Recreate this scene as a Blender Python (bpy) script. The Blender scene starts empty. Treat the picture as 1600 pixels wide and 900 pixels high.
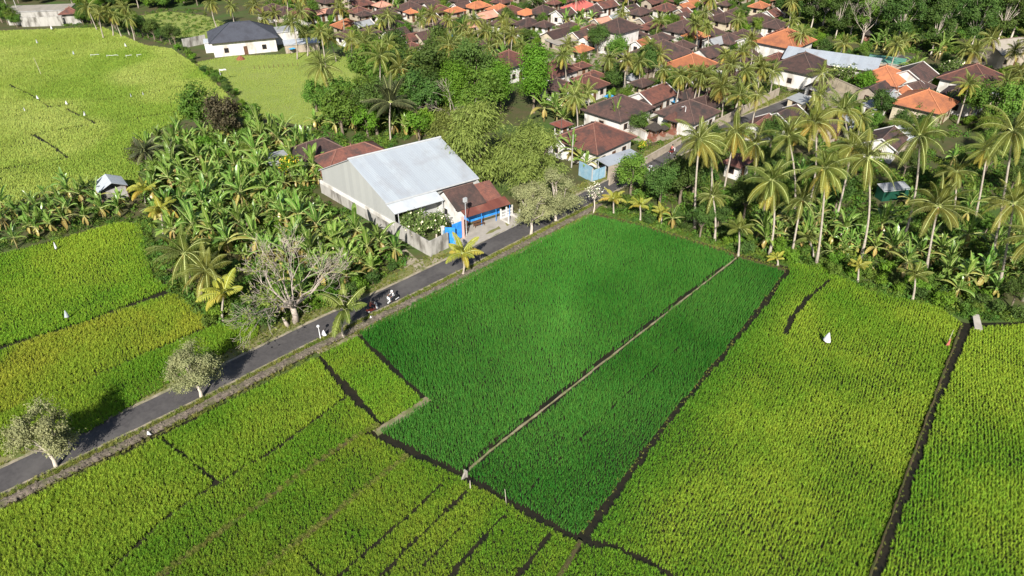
import bpy, bmesh, math, random
import numpy as np
from mathutils import Vector, Matrix, Euler
R = math.radians
SC = bpy.context.scene
COL = SC.collection
# ---------------------------------------------------------------- camera, sky, sun
F, PITCH, CAMH = 1081.0, R(34), 50.0
cam = bpy.data.cameras.new('camera'); cam_o = bpy.data.objects.new('camera', cam); COL.objects.link(cam_o)
cam.sensor_width = 36; cam.lens = F / 1600 * 36; cam.clip_end = 6000
cam_o.location = (0, 0, CAMH); cam_o.rotation_euler = (R(90) - PITCH, 0, 0)
SC.camera = cam_o
W = bpy.data.worlds.new('World'); SC.world = W; W.use_nodes = True
nt = W.node_tree; bg = nt.nodes['Background']
sky = nt.nodes.new('ShaderNodeTexSky'); sky.sky_type = 'NISHITA'; sky.sun_disc = False
SUN_EL, SUN_AZ = R(35.5), R(185.2)
sky.sun_elevation = SUN_EL; sky.sun_rotation = SUN_AZ; sky.altitude = 100; sky.dust_density = 1.2
nt.links.new(sky.outputs[0], bg.inputs[0]); bg.inputs[1].default_value = 0.064
sun = bpy.data.lights.new('sun', 'SUN'); sun.energy = 5.0; sun.angle = R(0.53); sun.color = (1, .955, .87)
sun_o = bpy.data.objects.new('sun', sun); COL.objects.link(sun_o)
sun_o.location = (-10, -60, 120)
sun_o.rotation_euler = Vector((6.4, 70, -50)).to_track_quat('-Z', 'Y').to_euler()
vs = SC.view_settings
vs.view_transform = 'Standard'; vs.look = 'None'; vs.gamma = 1; vs.use_curve_mapping = False; vs.exposure = 0.84
SC.cycles.max_bounces = 5; SC.cycles.diffuse_bounces = 3; SC.cycles.transmission_bounces = 2; SC.cycles.glossy_bounces = 2
SC.cycles.use_denoising = True

def gp(px, py, z=0.0):
    """where the view ray of a photograph pixel meets height z (metres)"""
    x = (px - 800) / F; y = -(py - 450) / F
    dy = math.cos(PITCH) + y * math.sin(PITCH); dz = -math.sin(PITCH) + y * math.cos(PITCH)
    t = (z - CAMH) / dz
    return x * t, dy * t
def gray(px, py, Y):
    """x and z of the view ray at depth Y"""
    x = (px - 800) / F; y = -(py - 450) / F
    dy = math.cos(PITCH) + y * math.sin(PITCH); dz = -math.sin(PITCH) + y * math.cos(PITCH)
    s = Y / dy
    return x * s, CAMH + dz * s
def topx(x, y, z=0.0):
    d = y * math.cos(PITCH) - (z - CAMH) * math.sin(PITCH)
    u = y * math.sin(PITCH) + (z - CAMH) * math.cos(PITCH)
    return 800 + F * x / d, 450 - F * u / d
def G(pts, z=0.0): return [gp(a, b, z) for a, b in pts]

# ---------------------------------------------------------------- materials
def nodes_of(name):
    m = bpy.data.materials.new(name); m.use_nodes = True
    n = m.node_tree; return m, n, n.nodes['Principled BSDF'], n.nodes['Material Output']
def ramp(n, src, stops):
    r = n.nodes.new('ShaderNodeValToRGB'); e = r.color_ramp.elements
    while len(e) < len(stops): e.new(.5)
    for i, (p, c) in enumerate(stops):
        e[i].position = p; e[i].color = (*c, 1) if len(c) == 3 else c
    n.links.new(src, r.inputs[0]); return r.outputs[0]
def noise(n, vec, scale, detail=4, rough=.6):
    t = n.nodes.new('ShaderNodeTexNoise'); t.inputs['Scale'].default_value = scale
    t.inputs['Detail'].default_value = detail; t.inputs['Roughness'].default_value = rough
    n.links.new(vec, t.inputs['Vector']); return t.outputs['Fac']
def mixc(n, fac, a, b, mode='MIX'):
    m = n.nodes.new('ShaderNodeMix'); m.data_type = 'RGBA'; m.blend_type = mode
    for i, v in ((0, fac), (6, a), (7, b)):
        if isinstance(v, (int, float)): m.inputs[i].default_value = v
        elif isinstance(v, tuple): m.inputs[i].default_value = (*v, 1)
        else: n.links.new(v, m.inputs[i])
    return m.outputs[2]
def math_n(n, op, a, b=0.0):
    m = n.nodes.new('ShaderNodeMath'); m.operation = op
    for i, v in enumerate((a, b)):
        if isinstance(v, (int, float)): m.inputs[i].default_value = v
        else: n.links.new(v, m.inputs[i])
    return m.outputs[0]
def bump(n, h, bs, dist=.05, strength=.6):
    b = n.nodes.new('ShaderNodeBump'); b.inputs['Strength'].default_value = strength; b.inputs['Distance'].default_value = dist
    n.links.new(h, b.inputs['Height']); n.links.new(b.outputs[0], bs.inputs['Normal'])
def surf(name, c1, c2=None, scale=1.5, rough=.85, c3=None, s3=.25, b=.03, space='Object', spec=.3, stretch=None, rnd=.0):
    """mottled surface: two colours by fine noise and a third by broad stains"""
    m, n, bs, out = nodes_of(name)
    tc = n.nodes.new('ShaderNodeTexCoord'); v = tc.outputs['Object']
    if space == 'World':
        v = n.nodes.new('ShaderNodeNewGeometry').outputs['Position']
    if stretch:
        mp = n.nodes.new('ShaderNodeMapping'); mp.inputs['Scale'].default_value = stretch
        n.links.new(v, mp.inputs[0]); v = mp.outputs[0]
    f = noise(n, v, scale)
    c = ramp(n, f, [(.32, c1), (.68, c2 or tuple(x * .75 for x in c1))])
    if c3:
        c = mixc(n, ramp(n, noise(n, v, s3, 5), [(.48, (0, 0, 0)), (.66, (1, 1, 1))]), c, c3)
    if rnd:
        oi = n.nodes.new('ShaderNodeObjectInfo'); h = n.nodes.new('ShaderNodeHueSaturation')
        mr = n.nodes.new('ShaderNodeMapRange'); mr.inputs[3].default_value = 1 - rnd; mr.inputs[4].default_value = 1 + rnd
        n.links.new(oi.outputs['Random'], mr.inputs[0]); n.links.new(mr.outputs[0], h.inputs['Value']); n.links.new(c, h.inputs['Color']); c = h.outputs[0]
    n.links.new(c, bs.inputs['Base Color']); bs.inputs['Roughness'].default_value = rough
    bs.inputs['Specular IOR Level'].default_value = spec
    if b: bump(n, noise(n, v, scale * 6, 3), bs, b)
    return m
def leafy(name, c1, c2, scale=.8, rnd=.22, hue=.02, trans=.22, age=None, inst=False, rough=.55, tint=False, spec=.14):
    m, n, bs, out = nodes_of(name)
    pos = n.nodes.new('ShaderNodeNewGeometry').outputs['Position']
    if tint:
        a = n.nodes.new('ShaderNodeAttribute'); a.attribute_type = 'INSTANCER'; a.attribute_name = 'tint'; c = a.outputs['Color']
        c = mixc(n, noise(n, pos, 9, 2), mixc(n, 1.0, c, (.72, .75, .7), 'MULTIPLY'), mixc(n, 1.0, c, (1.3, 1.22, 1.1), 'MULTIPLY'))
    else:
        c = ramp(n, noise(n, pos, scale, 5, .7), [(.33, c1), (.67, c2)])
    if age:
        a = n.nodes.new('ShaderNodeAttribute'); a.attribute_name = 'age'
        c = mixc(n, ramp(n, a.outputs['Fac'], [(.34, (0, 0, 0)), (.95, (1, 1, 1))]), c, age)
    oi = n.nodes.new('ShaderNodeObjectInfo')
    h = n.nodes.new('ShaderNodeHueSaturation')
    mr = n.nodes.new('ShaderNodeMapRange'); mr.inputs[3].default_value = 1 - rnd; mr.inputs[4].default_value = 1 + rnd
    n.links.new(oi.outputs['Random'], mr.inputs[0]); n.links.new(mr.outputs[0], h.inputs['Value'])
    m2 = n.nodes.new('ShaderNodeMapRange'); m2.inputs[3].default_value = .5 - hue; m2.inputs[4].default_value = .5 + hue
    wn = math_n(n, 'FRACT', math_n(n, 'MULTIPLY', oi.outputs['Random'], 7.13))
    n.links.new(wn, m2.inputs[0]); n.links.new(m2.outputs[0], h.inputs['Hue']); n.links.new(c, h.inputs['Color'])
    c = h.outputs[0]
    n.links.new(c, bs.inputs['Base Color']); bs.inputs['Roughness'].default_value = rough; bs.inputs['Specular IOR Level'].default_value = spec
    tr = n.nodes.new('ShaderNodeBsdfTranslucent'); n.links.new(mixc(n, 1.0, c, (1.1, 1.15, .6), 'MULTIPLY'), tr.inputs[0])
    mx = n.nodes.new('ShaderNodeMixShader'); mx.inputs[0].default_value = trans
    n.links.new(bs.outputs[0], mx.inputs[1]); n.links.new(tr.outputs[0], mx.inputs[2]); n.links.new(mx.outputs[0], out.inputs[0])
    return m
def tiles(name, c1, c2, c3, metal=False):
    """roof covering: courses along the height (tiles) or ribs along the eave (sheet metal)"""
    m, n, bs, out = nodes_of(name)
    tc = n.nodes.new('ShaderNodeTexCoord'); v = tc.outputs['Object']
    sp = n.nodes.new('ShaderNodeSeparateXYZ'); n.links.new(v, sp.inputs[0])
    oi = n.nodes.new('ShaderNodeObjectInfo')
    off = n.nodes.new('ShaderNodeVectorMath'); off.operation = 'ADD'
    cb = n.nodes.new('ShaderNodeCombineXYZ'); n.links.new(math_n(n, 'MULTIPLY', oi.outputs['Random'], 57), cb.inputs[0]); n.links.new(cb.outputs[0], off.inputs[1]); n.links.new(v, off.inputs[0])
    ov = off.outputs[0]
    if metal:
        fl = math_n(n, 'FLOOR', math_n(n, 'MULTIPLY', sp.outputs[0], 1.05))
        w = n.nodes.new('ShaderNodeTexWhiteNoise'); w.noise_dimensions = '1D'; n.links.new(fl, w.inputs['W'])
        c = mixc(n, w.outputs[0], c1, c2)
        c = mixc(n, ramp(n, noise(n, ov, .35, 5), [(.5, (0, 0, 0)), (.75, (1, 1, 1))]), c, c3)
        mp = n.nodes.new('ShaderNodeMapping'); mp.inputs['Scale'].default_value = (2.2, .16, .16); n.links.new(ov, mp.inputs[0])
        c = mixc(n, ramp(n, noise(n, mp.outputs[0], 1.3, 5, .7), [(.55, (0, 0, 0)), (.85, (.4, .4, .4))]), c, (.24, .215, .19))
        bs.inputs['Roughness'].default_value = .55; bs.inputs['Specular IOR Level'].default_value = .4
        h = math_n(n, 'PINGPONG', math_n(n, 'MULTIPLY', sp.outputs[0], 5), .5); bump(n, h, bs, .1, .8)
    else:
        c = mixc(n, ramp(n, noise(n, ov, 1.7, 8, .85), [(.38, (0, 0, 0)), (.62, (1, 1, 1))]), c1, c2)
        c = mixc(n, ramp(n, noise(n, ov, .38, 5, .7), [(.46, (0, 0, 0)), (.62, (1, 1, 1))]), c, c3)
        course = math_n(n, 'FRACT', math_n(n, 'MULTIPLY', sp.outputs[2], 5.5))
        hs = n.nodes.new('ShaderNodeHueSaturation'); mr = n.nodes.new('ShaderNodeMapRange'); mr.inputs[3].default_value = .75; mr.inputs[4].default_value = 1.25
        n.links.new(oi.outputs['Random'], mr.inputs[0]); n.links.new(mr.outputs[0], hs.inputs['Value']); n.links.new(c, hs.inputs['Color']); c = hs.outputs[0]
        bs.inputs['Roughness'].default_value = .85
        bump(n, course, bs, .05, .7)
    n.links.new(c, bs.inputs['Base Color'])
    return m
M = {}
M['ground'] = surf('ground_earth', (.045, .065, .014), (.085, .065, .032), .35, .95, (.05, .095, .015), .06, .06, 'World')
M['mud'] = surf('wet_mud_shade_dark', (.012, .010, .006), (.020, .016, .009), 1.2, .6, (.008, .008, .005), .5, .03, 'World')  # wet mud, colour darkened so the open gaps keep a shadow black
M['bund'] = surf('dry_bund', (.26, .22, .145), (.17, .145, .085), 1.5, .95, (.11, .13, .04), .8, .05, 'World')
M['weedy'] = surf('weedy_bund', (.045, .034, .014), (.085, .062, .028), 3.5, .95, (.045, .065, .012), 1.2, .06, 'World')
M['asphalt'] = surf('asphalt', (.076, .070, .069), (.055, .051, .051), 2.6, .9, (.10, .093, .089), .22, .01, 'World')
M['dust'] = surf('road_edge_dust', (.34, .29, .22), (.22, .19, .13), 1.8, .95, (.12, .13, .05), .7, .03, 'World')
M['verge'] = surf('verge_soil', (.14, .15, .04), (.20, .17, .09), 1.2, .95, (.08, .12, .02), .5, .05, 'World')
M['stone'] = surf('mossy_stone', (.24, .195, .155), (.07, .056, .044), 2.2, .9, (.10, .10, .045), .7, .12, 'World')
M['paving'] = surf('concrete_paving', (.36, .33, .29), (.29, .265, .235), 1.0, .9, (.24, .22, .19), .4, .01, 'World')
M['yard'] = surf('swept_yard', (.30, .25, .19), (.22, .19, .15), .5, .95, (.15, .14, .08), .3, .02, 'World')
M['concrete'] = surf('weathered_concrete', (.38, .365, .34), (.30, .285, .26), .9, .9, (.13, .12, .105), .8, .02, stretch=(1, 1, .35))
M['white'] = surf('white_render', (.62, .60, .575), (.54, .52, .495), .7, .85, (.38, .355, .315), .5, .005, stretch=(1, 1, .5))
M['cream'] = surf('cream_render', (.50, .43, .32), (.44, .38, .28), .7, .85, (.32, .275, .205), .5, .005)
M['beige'] = surf('beige_stone_wall', (.37, .31, .25), (.30, .255, .20), .9, .9, (.25, .21, .16), .7, .02)
M['brick'] = surf('red_brick', (.22, .085, .055), (.15, .062, .042), 3, .9, (.4, .33, .27), .8, .02)
M['dark'] = surf('dark_opening', (.012, .012, .014), (.02, .02, .022), 1, .4, b=0)
M['wood'] = surf('brown_wood', (.13, .065, .035), (.08, .04, .022), 2, .7, b=.01)
M['trim_w'] = surf('white_trim', (.58, .565, .54), (.5, .485, .455), 1, .8, b=0)
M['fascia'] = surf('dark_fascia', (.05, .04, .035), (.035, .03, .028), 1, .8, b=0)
T = {}
T['d'] = tiles('dark_brown_tiles', (.092, .048, .038), (.042, .024, .022), (.030, .023, .021))
T['r'] = tiles('red_brown_tiles', (.165, .062, .042), (.085, .034, .027), (.055, .031, .027))
T['o'] = tiles('orange_tiles', (.40, .145, .06), (.33, .115, .05), (.24, .09, .047))
T['p'] = tiles('pink_tiles', (.50, .24, .165), (.42, .20, .14), (.34, .17, .12))
T['k'] = tiles('red_painted_tiles', (.45, .10, .08), (.38, .085, .07), (.28, .07, .06))
T['n'] = tiles('navy_tiles', (.055, .060, .078), (.045, .048, .062), (.038, .04, .052))
T['t'] = tiles('tan_sheet', (.33, .29, .24), (.30, .27, .225), (.23, .20, .16), True)
T['w'] = tiles('pale_sheet_metal', (.44, .47, .50), (.41, .44, .475), (.35, .37, .40), True)
T['b'] = tiles('blue_white_sheet_metal', (.335, .37, .41), (.29, .32, .36), (.26, .27, .29), True)
T['g'] = tiles('green_sheet', (.10, .28, .19), (.09, .24, .17), (.14, .24, .19), True)
T['s'] = tiles('grey_sheet', (.30, .31, .32), (.27, .28, .29), (.21, .20, .195), True)
T['x'] = tiles('rust_sheet', (.17, .055, .04), (.13, .042, .032), (.24, .10, .07), True)
RIDGE = {'d': surf('dark_ridge', (.14, .09, .075), (.10, .065, .055), 2, b=0), 'r': surf('red_ridge', (.24, .12, .09), (.17, .08, .06), 2, b=0),
         'o': surf('orange_ridge', (.5, .2, .10), (.4, .16, .08), 2, b=0), 'n': surf('navy_ridge', (.04, .045, .06), (.05, .055, .07), 2, b=0)}
M['blue'] = surf('blue_paint', (.03, .22, .62), (.025, .18, .52), 1.2, .45, (.05, .30, .70), .8, .004)
M['paleblue'] = surf('pale_blue_sheet', (.22, .36, .46), (.18, .30, .39), 1.2, .5, (.30, .40, .45), .8, .004)
M['pink'] = surf('pink_paint', (.70, .42, .38), (.6, .34, .3), 1.2, .8)
M['metal'] = surf('grey_metal', (.42, .43, .44), (.34, .35, .36), 2, .5, b=0)
M['rubber'] = surf('black_rubber', (.02, .02, .02), (.03, .03, .03), 4, .8, b=0)
M['black'] = surf('black_plastic', (.02, .02, .023), (.03, .03, .032), 3, .35, b=0)
M['chrome'] = surf('bright_metal', (.6, .6, .62), (.5, .5, .52), 3, .25, b=0)
M['wpaint'] = surf('white_gloss', (.8, .8, .8), (.74, .74, .74), 2, .3, b=0)
M['rpaint'] = surf('red_gloss', (.16, .03, .025), (.12, .025, .02), 2, .3, b=0)
M['cloth_w'] = surf('white_cloth', (.55, .55, .56), (.48, .48, .50), 4, .9, b=.02)
M['cloth_r'] = surf('faded_red_cloth', (.42, .13, .10), (.34, .09, .075), 4, .9, b=.02)
M['cloth_g'] = surf('grey_cloth', (.42, .45, .48), (.32, .35, .38), 4, .9, b=.02)
M['tarp'] = surf('blue_tarpaulin', (.05, .32, .62), (.04, .26, .5), 2, .5, b=.02)
M['teal'] = surf('teal_sheet_shade_dark', (.008, .06, .035), (.006, .045, .028), 2, .6, b=.0)  # green made very dark, shade on the shed walls is in the colour
M['skin'] = surf('skin', (.34, .18, .11), (.3, .155, .095), 5, .6, b=0)
M['trouser'] = surf('dark_trousers', (.03, .035, .05), (.04, .045, .06), 5, .9, b=0)
M['bark'] = surf('grey_bark', (.20, .16, .12), (.12, .095, .07), 3, .95, stretch=(1, 1, .3))
M['palebark'] = surf('pale_bark', (.56, .49, .42), (.40, .34, .28), 3, .95, stretch=(1, 1, .3))
M['deadwood'] = surf('dead_wood', (.42, .36, .31), (.28, .23, .19), 3, .95, stretch=(1, 1, .3))
M['palmbark'] = surf('palm_bark', (.40, .35, .29), (.27, .23, .185), 2.5, .95, stretch=(1, 1, 1.5))
M['bstem'] = surf('banana_stem', (.22, .22, .08), (.25, .16, .08), 2, .8, stretch=(1, 1, .4))
M['midrib'] = surf('leaf_midrib', (.42, .46, .18), (.36, .40, .14), 2, .6, b=0)
M['thatch'] = surf('black_thatch', (.055, .045, .038), (.035, .03, .026), 5, .95, b=.05)
M['coconut'] = surf('coconut_husk', (.42, .24, .06), (.30, .26, .07), 4, .7, b=0)
M['petal'] = surf('pale_petals', (.85, .78, .42), (.85, .80, .62), 3, .7, b=0)
M['petal_w'] = surf('white_petals', (.86, .82, .70), (.85, .78, .6), 3, .7, b=0)
M['petal_y'] = surf('yellow_petals', (.80, .55, .05), (.75, .48, .04), 3, .7, b=0)
L = {}
L['palm'] = leafy('palm_frond', (.085, .115, .022), (.16, .17, .034), .6, .2, .018, .2, age=(.37, .27, .05))
L['palm_y'] = leafy('young_palm_frond', (.22, .26, .035), (.34, .31, .05), .6, .12, .01, .25, age=(.46, .29, .05))
L['palm_d'] = leafy('dark_palm_frond', (.045, .065, .025), (.085, .095, .045), .6, .15, .015, .12, age=(.20, .16, .06))
L['banana'] = leafy('banana_leaf', (.080, .185, .024), (.20, .30, .058), 1.1, .25, .015, .28, age=(.33, .25, .07), rough=.34, spec=.5)
L['deep'] = leafy('deep_green_leaf', (.036, .074, .016), (.080, .130, .026), .9, .2, .02, .15)
L['mid'] = leafy('mid_green_leaf', (.062, .125, .018), (.135, .21, .03), .9, .2, .02, .2)
L['bright'] = leafy('bright_green_leaf', (.075, .165, .014), (.15, .26, .026), .9, .15, .015, .25)
L['olive'] = leafy('olive_leaf', (.105, .145, .03), (.22, .265, .06), .7, .12, .012, .18)
L['silver'] = leafy('silver_green_leaf', (.165, .185, .08), (.30, .305, .145), 1.0, .1, .01, .15)
L['purple'] = leafy('dusky_leaf', (.045, .042, .025), (.085, .07, .035), 1.0, .1, .01, .1)
L['frangi'] = leafy('frangipani_leaf', (.075, .13, .03), (.14, .19, .05), 1.2, .1, .01, .2)
L['under'] = leafy('undergrowth_leaf', (.04, .09, .014), (.12, .19, .026), .35, .3, .03, .2)
L['grass'] = leafy('verge_grass', (.11, .165, .022), (.24, .23, .06), .5, .25, .02, .25)
L['rice'] = leafy('rice_blade', None, None, tint=True, rnd=.12, hue=.012, trans=.18, rough=.7, spec=.06)
# ---------------------------------------------------------------- mesh helpers
class MB:
    def __init__(s): s.v = []; s.f = []; s.m = []; s.a = []; s.age = 0.0
    def add(s, vs, fs, m=0):
        o = len(s.v); s.v.extend([tuple(p) for p in vs]); s.a.extend([s.age] * len(vs))
        s.f.extend([tuple(i + o for i in f) for f in fs]); s.m.extend([m] * len(fs)); return s
    def box(s, x0, x1, y0, y1, z0, z1, m=0, T=None):
        p = [(x, y, z) for z in (z0, z1) for x, y in ((x0, y0), (x1, y0), (x1, y1), (x0, y1))]
        if T: p = [T(q) for q in p]
        return s.add(p, [(3, 2, 1, 0), (4, 5, 6, 7), (0, 1, 5, 4), (1, 2, 6, 5), (2, 3, 7, 6), (3, 0, 4, 7)], m)
    def tube(s, pts, rad, n=6, m=0, cap=True):
        pts = [Vector(p) for p in pts]; k = len(pts)
        if not hasattr(rad, '__len__'): rad = [rad] * k
        vs = []; up = Vector((.31, .17, .93))
        for i, p in enumerate(pts):
            d = (pts[min(i + 1, k - 1)] - pts[max(i - 1, 0)]).normalized()
            a = d.cross(up)
            if a.length < .1: a = d.cross(Vector((1, 0, 0)))
            a.normalize(); b = d.cross(a)
            for j in range(n):
                t = 2 * math.pi * j / n
                vs.append(p + (a * math.cos(t) + b * math.sin(t)) * rad[i])
        fs = [(i * n + j, i * n + (j + 1) % n, (i + 1) * n + (j + 1) % n, (i + 1) * n + j) for i in range(k - 1) for j in range(n)]
        if cap: fs += [tuple(range(n))[::-1], tuple((k - 1) * n + j for j in range(n))]
        return s.add(vs, fs, m)
    def lathe(s, prof, n=12, c=(0, 0, 0), m=0):
        vs = [(c[0] + r * math.cos(2 * math.pi * j / n), c[1] + r * math.sin(2 * math.pi * j / n), c[2] + z) for r, z in prof for j in range(n)]
        fs = [(i * n + j, i * n + (j + 1) % n, (i + 1) * n + (j + 1) % n, (i + 1) * n + j) for i in range(len(prof) - 1) for j in range(n)]
        fs += [tuple(range(n))[::-1], tuple((len(prof) - 1) * n + j for j in range(n))]
        return s.add(vs, fs, m)
    def prism(s, poly, y0, y1, m=0):
        """outline in x-z extruded along y"""
        k = len(poly); vs = [(x, y0, z) for x, z in poly] + [(x, y1, z) for x, z in poly]
        fs = [tuple(range(k)), tuple(range(2 * k - 1, k - 1, -1))] + [(i, i + k, (i + 1) % k + k, (i + 1) % k) for i in range(k)]
        return s.add(vs, fs, m)
    def mesh(s, name, mats, smooth=False):
        me = bpy.data.meshes.new(name); me.from_pydata(s.v, [], s.f)
        for m in (mats if isinstance(mats, (list, tuple)) else [mats]): me.materials.append(m)
        me.polygons.foreach_set('material_index', s.m)
        if smooth: me.polygons.foreach_set('use_smooth', [True] * len(s.f))
        if any(s.a):
            at = me.attributes.new('age', 'FLOAT', 'POINT'); at.data.foreach_set('value', s.a)
        me.update(); return me
    def build(s, name, mats, parent=None, smooth=False, loc=None):
        return link(name, s.mesh(name, mats, smooth), parent, loc)
def link(name, me, parent=None, loc=None):
    o = bpy.data.objects.new(name, me); COL.objects.link(o)
    if parent: o.parent = parent
    if loc: o.location = loc
    return o
THINGS = []
def tag(o, label, cat, group=None, fixed=True):
    o['label'] = label; o['category'] = cat
    if group: o['group'] = group
    THINGS.append((o, fixed)); return o
def thing(name, loc, rz=0.0, label=None, cat=None, group=None, fixed=True, scale=None):
    o = bpy.data.objects.new(name, None); COL.objects.link(o); o.empty_display_size = .3
    o.location = loc; o.rotation_euler = (0, 0, rz)
    if scale: o.scale = (scale,) * 3 if isinstance(scale, (int, float)) else scale
    return tag(o, label, cat, group, fixed)
def struct(o): o['kind'] = 'structure'; return o
def stuff(o, label, cat): o['kind'] = 'stuff'; o['label'] = label; o['category'] = cat; return o

rs = np.random.RandomState(7)
_vn = rs.rand(256, 256)
def vnoise(x, y, sc, seed=0):
    x = np.asarray(x) / sc + seed * 17.3 + 1000; y = np.asarray(y) / sc + seed * 31.7 + 1000
    xi = np.floor(x).astype(int); yi = np.floor(y).astype(int); fx = x - xi; fy = y - yi
    fx = fx * fx * (3 - 2 * fx); fy = fy * fy * (3 - 2 * fy)
    g = lambda a, b: _vn[a % 256, b % 256]
    return (g(xi, yi) * (1 - fx) + g(xi + 1, yi) * fx) * (1 - fy) + (g(xi, yi + 1) * (1 - fx) + g(xi + 1, yi + 1) * fx) * fy
def inpoly(x, y, poly):
    r = np.zeros(len(x), bool); n = len(poly)
    for i in range(n):
        x1, y1 = poly[i]; x2, y2 = poly[(i + 1) % n]
        if y1 == y2: continue
        c = (y1 > y) != (y2 > y)
        r ^= c & (x < (x2 - x1) * (y - y1) / (y2 - y1) + x1)
    return r
def dseg(x, y, line):
    d = np.full(len(x), 1e9)
    for (x1, y1), (x2, y2) in zip(line[:-1], line[1:]):
        dx, dy = x2 - x1, y2 - y1; t = np.clip(((x - x1) * dx + (y - y1) * dy) / (dx * dx + dy * dy + 1e-9), 0, 1)
        d = np.minimum(d, np.hypot(x - x1 - t * dx, y - y1 - t * dy))
    return d
def resample(line, step):
    out = []
    for a, b in zip(line[:-1], line[1:]):
        n = max(1, int(math.dist(a, b) / step))
        out += [(a[0] + (b[0] - a[0]) * i / n, a[1] + (b[1] - a[1]) * i / n) for i in range(n)]
    return out + [line[-1]]
def smooth_line(line, it=2):
    for _ in range(it):
        o = [line[0]]
        for a, b in zip(line[:-1], line[1:]):
            o += [(a[0] * .75 + b[0] * .25, a[1] * .75 + b[1] * .25), (a[0] * .25 + b[0] * .75, a[1] * .25 + b[1] * .75)]
        line = o + [line[-1]]
    return line
def offset(line, d):
    """shift a polyline to its right by d"""
    out = []
    for i, p in enumerate(line):
        a = line[max(i - 1, 0)]; b = line[min(i + 1, len(line) - 1)]
        dx, dy = b[0] - a[0], b[1] - a[1]; l = math.hypot(dx, dy) or 1
        out.append((p[0] + dy / l * d, p[1] - dx / l * d))
    return out
def strip(name, line, d0, d1, z, mat, h0=None, jit=0.0, crown=0.0, label=None):
    """a band along a line between two offsets; h0: depth of its skirt"""
    line = resample(line, .8); rnd = random.Random(hash(name) % 999 if False else len(line))
    mb = MB(); n = len(line)
    a = offset(line, d0); b = offset(line, d1); c = offset(line, (d0 + d1) / 2)
    J = lambda: (rnd.random() - .5) * 2 * jit
    A = [(p[0] + J(), p[1] + J(), z) for p in a]; B = [(p[0] + J(), p[1] + J(), z) for p in b]
    Cc = [(p[0], p[1], z + crown + J() * .3) for p in c]
    zb = z - (h0 or .0)
    vs = A + Cc + B; fs = []
    for i in range(n - 1):
        fs += [(i, i + 1, n + i + 1, n + i), (n + i, n + i + 1, 2 * n + i + 1, 2 * n + i)]
    if h0:
        vs += [(p[0], p[1], zb) for p in A] + [(p[0], p[1], zb) for p in B]
        for i in range(n - 1): fs += [(3 * n + i, 3 * n + i + 1, i + 1, i), (2 * n + i, 2 * n + i + 1, 4 * n + i + 1, 4 * n + i)]
    fs = [f[::-1] for f in fs]
    mb.add(vs, fs); return mb.build(name, mat)
def sheet(name, poly, z, mat):
    me = bpy.data.meshes.new(name); bm = bmesh.new()
    f = bm.faces.new([bm.verts.new((x, y, z)) for x, y in poly]); bmesh.ops.triangulate(bm, faces=[f])
    bmesh.ops.recalc_face_normals(bm, faces=bm.faces[:])
    for f in bm.faces:
        if f.normal.z < 0: f.normal_flip()
    bm.to_mesh(me); bm.free(); me.materials.append(mat); return link(name, me)

# ---------------------------------------------------------------- scattering countless plants
def proto_coll(name, meshes):
    c = bpy.data.collections.new(name)
    for i, me in enumerate(meshes): c.objects.link(bpy.data.objects.new(name, me))
    ng = bpy.data.node_groups.new('scatter_' + name, 'GeometryNodeTree')
    ng.interface.new_socket('Geometry', in_out='INPUT', socket_type='NodeSocketGeometry')
    ng.interface.new_socket('Geometry', in_out='OUTPUT', socket_type='NodeSocketGeometry')
    N = ng.nodes; gi = N.new('NodeGroupInput'); go = N.new('NodeGroupOutput'); ip = N.new('GeometryNodeInstanceOnPoints')
    ci = N.new('GeometryNodeCollectionInfo'); ci.inputs['Collection'].default_value = c; ci.inputs['Separate Children'].default_value = True; ci.inputs['Reset Children'].default_value = True
    ip.inputs['Pick Instance'].default_value = True
    def attr(nm, t):
        a = N.new('GeometryNodeInputNamedAttribute'); a.data_type = t; a.inputs['Name'].default_value = nm
        return [o for o in a.outputs if o.enabled and o.name == 'Attribute'][0]
    l = ng.links.new
    l(gi.outputs[0], ip.inputs['Points']); l(ci.outputs[0], ip.inputs['Instance'])
    e2r = N.new('FunctionNodeEulerToRotation'); l(attr('rot', 'FLOAT_VECTOR'), e2r.inputs[0]); l(e2r.outputs[0], ip.inputs['Rotation'])
    l(attr('scl', 'FLOAT_VECTOR'), ip.inputs['Scale']); l(ip.outputs[0], go.inputs[0])
    return ng
def scatter(name, ng, x, y, z, scl, tint=None, tilt=.12, rot=None):
    n = len(x); me = bpy.data.meshes.new(name); me.vertices.add(n)
    co = np.empty((n, 3), np.float32); co[:, 0] = x; co[:, 1] = y; co[:, 2] = z
    me.vertices.foreach_set('co', co.ravel())
    r = np.empty((n, 3), np.float32); r[:, 0] = rs.normal(0, tilt, n); r[:, 1] = rs.normal(0, tilt, n); r[:, 2] = rs.rand(n) * 6.283 if rot is None else rot
    me.attributes.new('rot', 'FLOAT_VECTOR', 'POINT').data.foreach_set('vector', r.ravel())
    s = np.asarray(scl, np.float32); s = np.repeat(s[:, None], 3, 1) if s.ndim == 1 else s
    me.attributes.new('scl', 'FLOAT_VECTOR', 'POINT').data.foreach_set('vector', np.ascontiguousarray(s).ravel())
    if tint is not None:
        t = np.ones((n, 4), np.float32); t[:, :3] = tint
        me.attributes.new('tint', 'FLOAT_COLOR', 'POINT').data.foreach_set('color', t.ravel())
    me.update(); o = link(name, me)
    md = o.modifiers.new('scatter', 'NODES'); md.node_group = ng; return o
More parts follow.
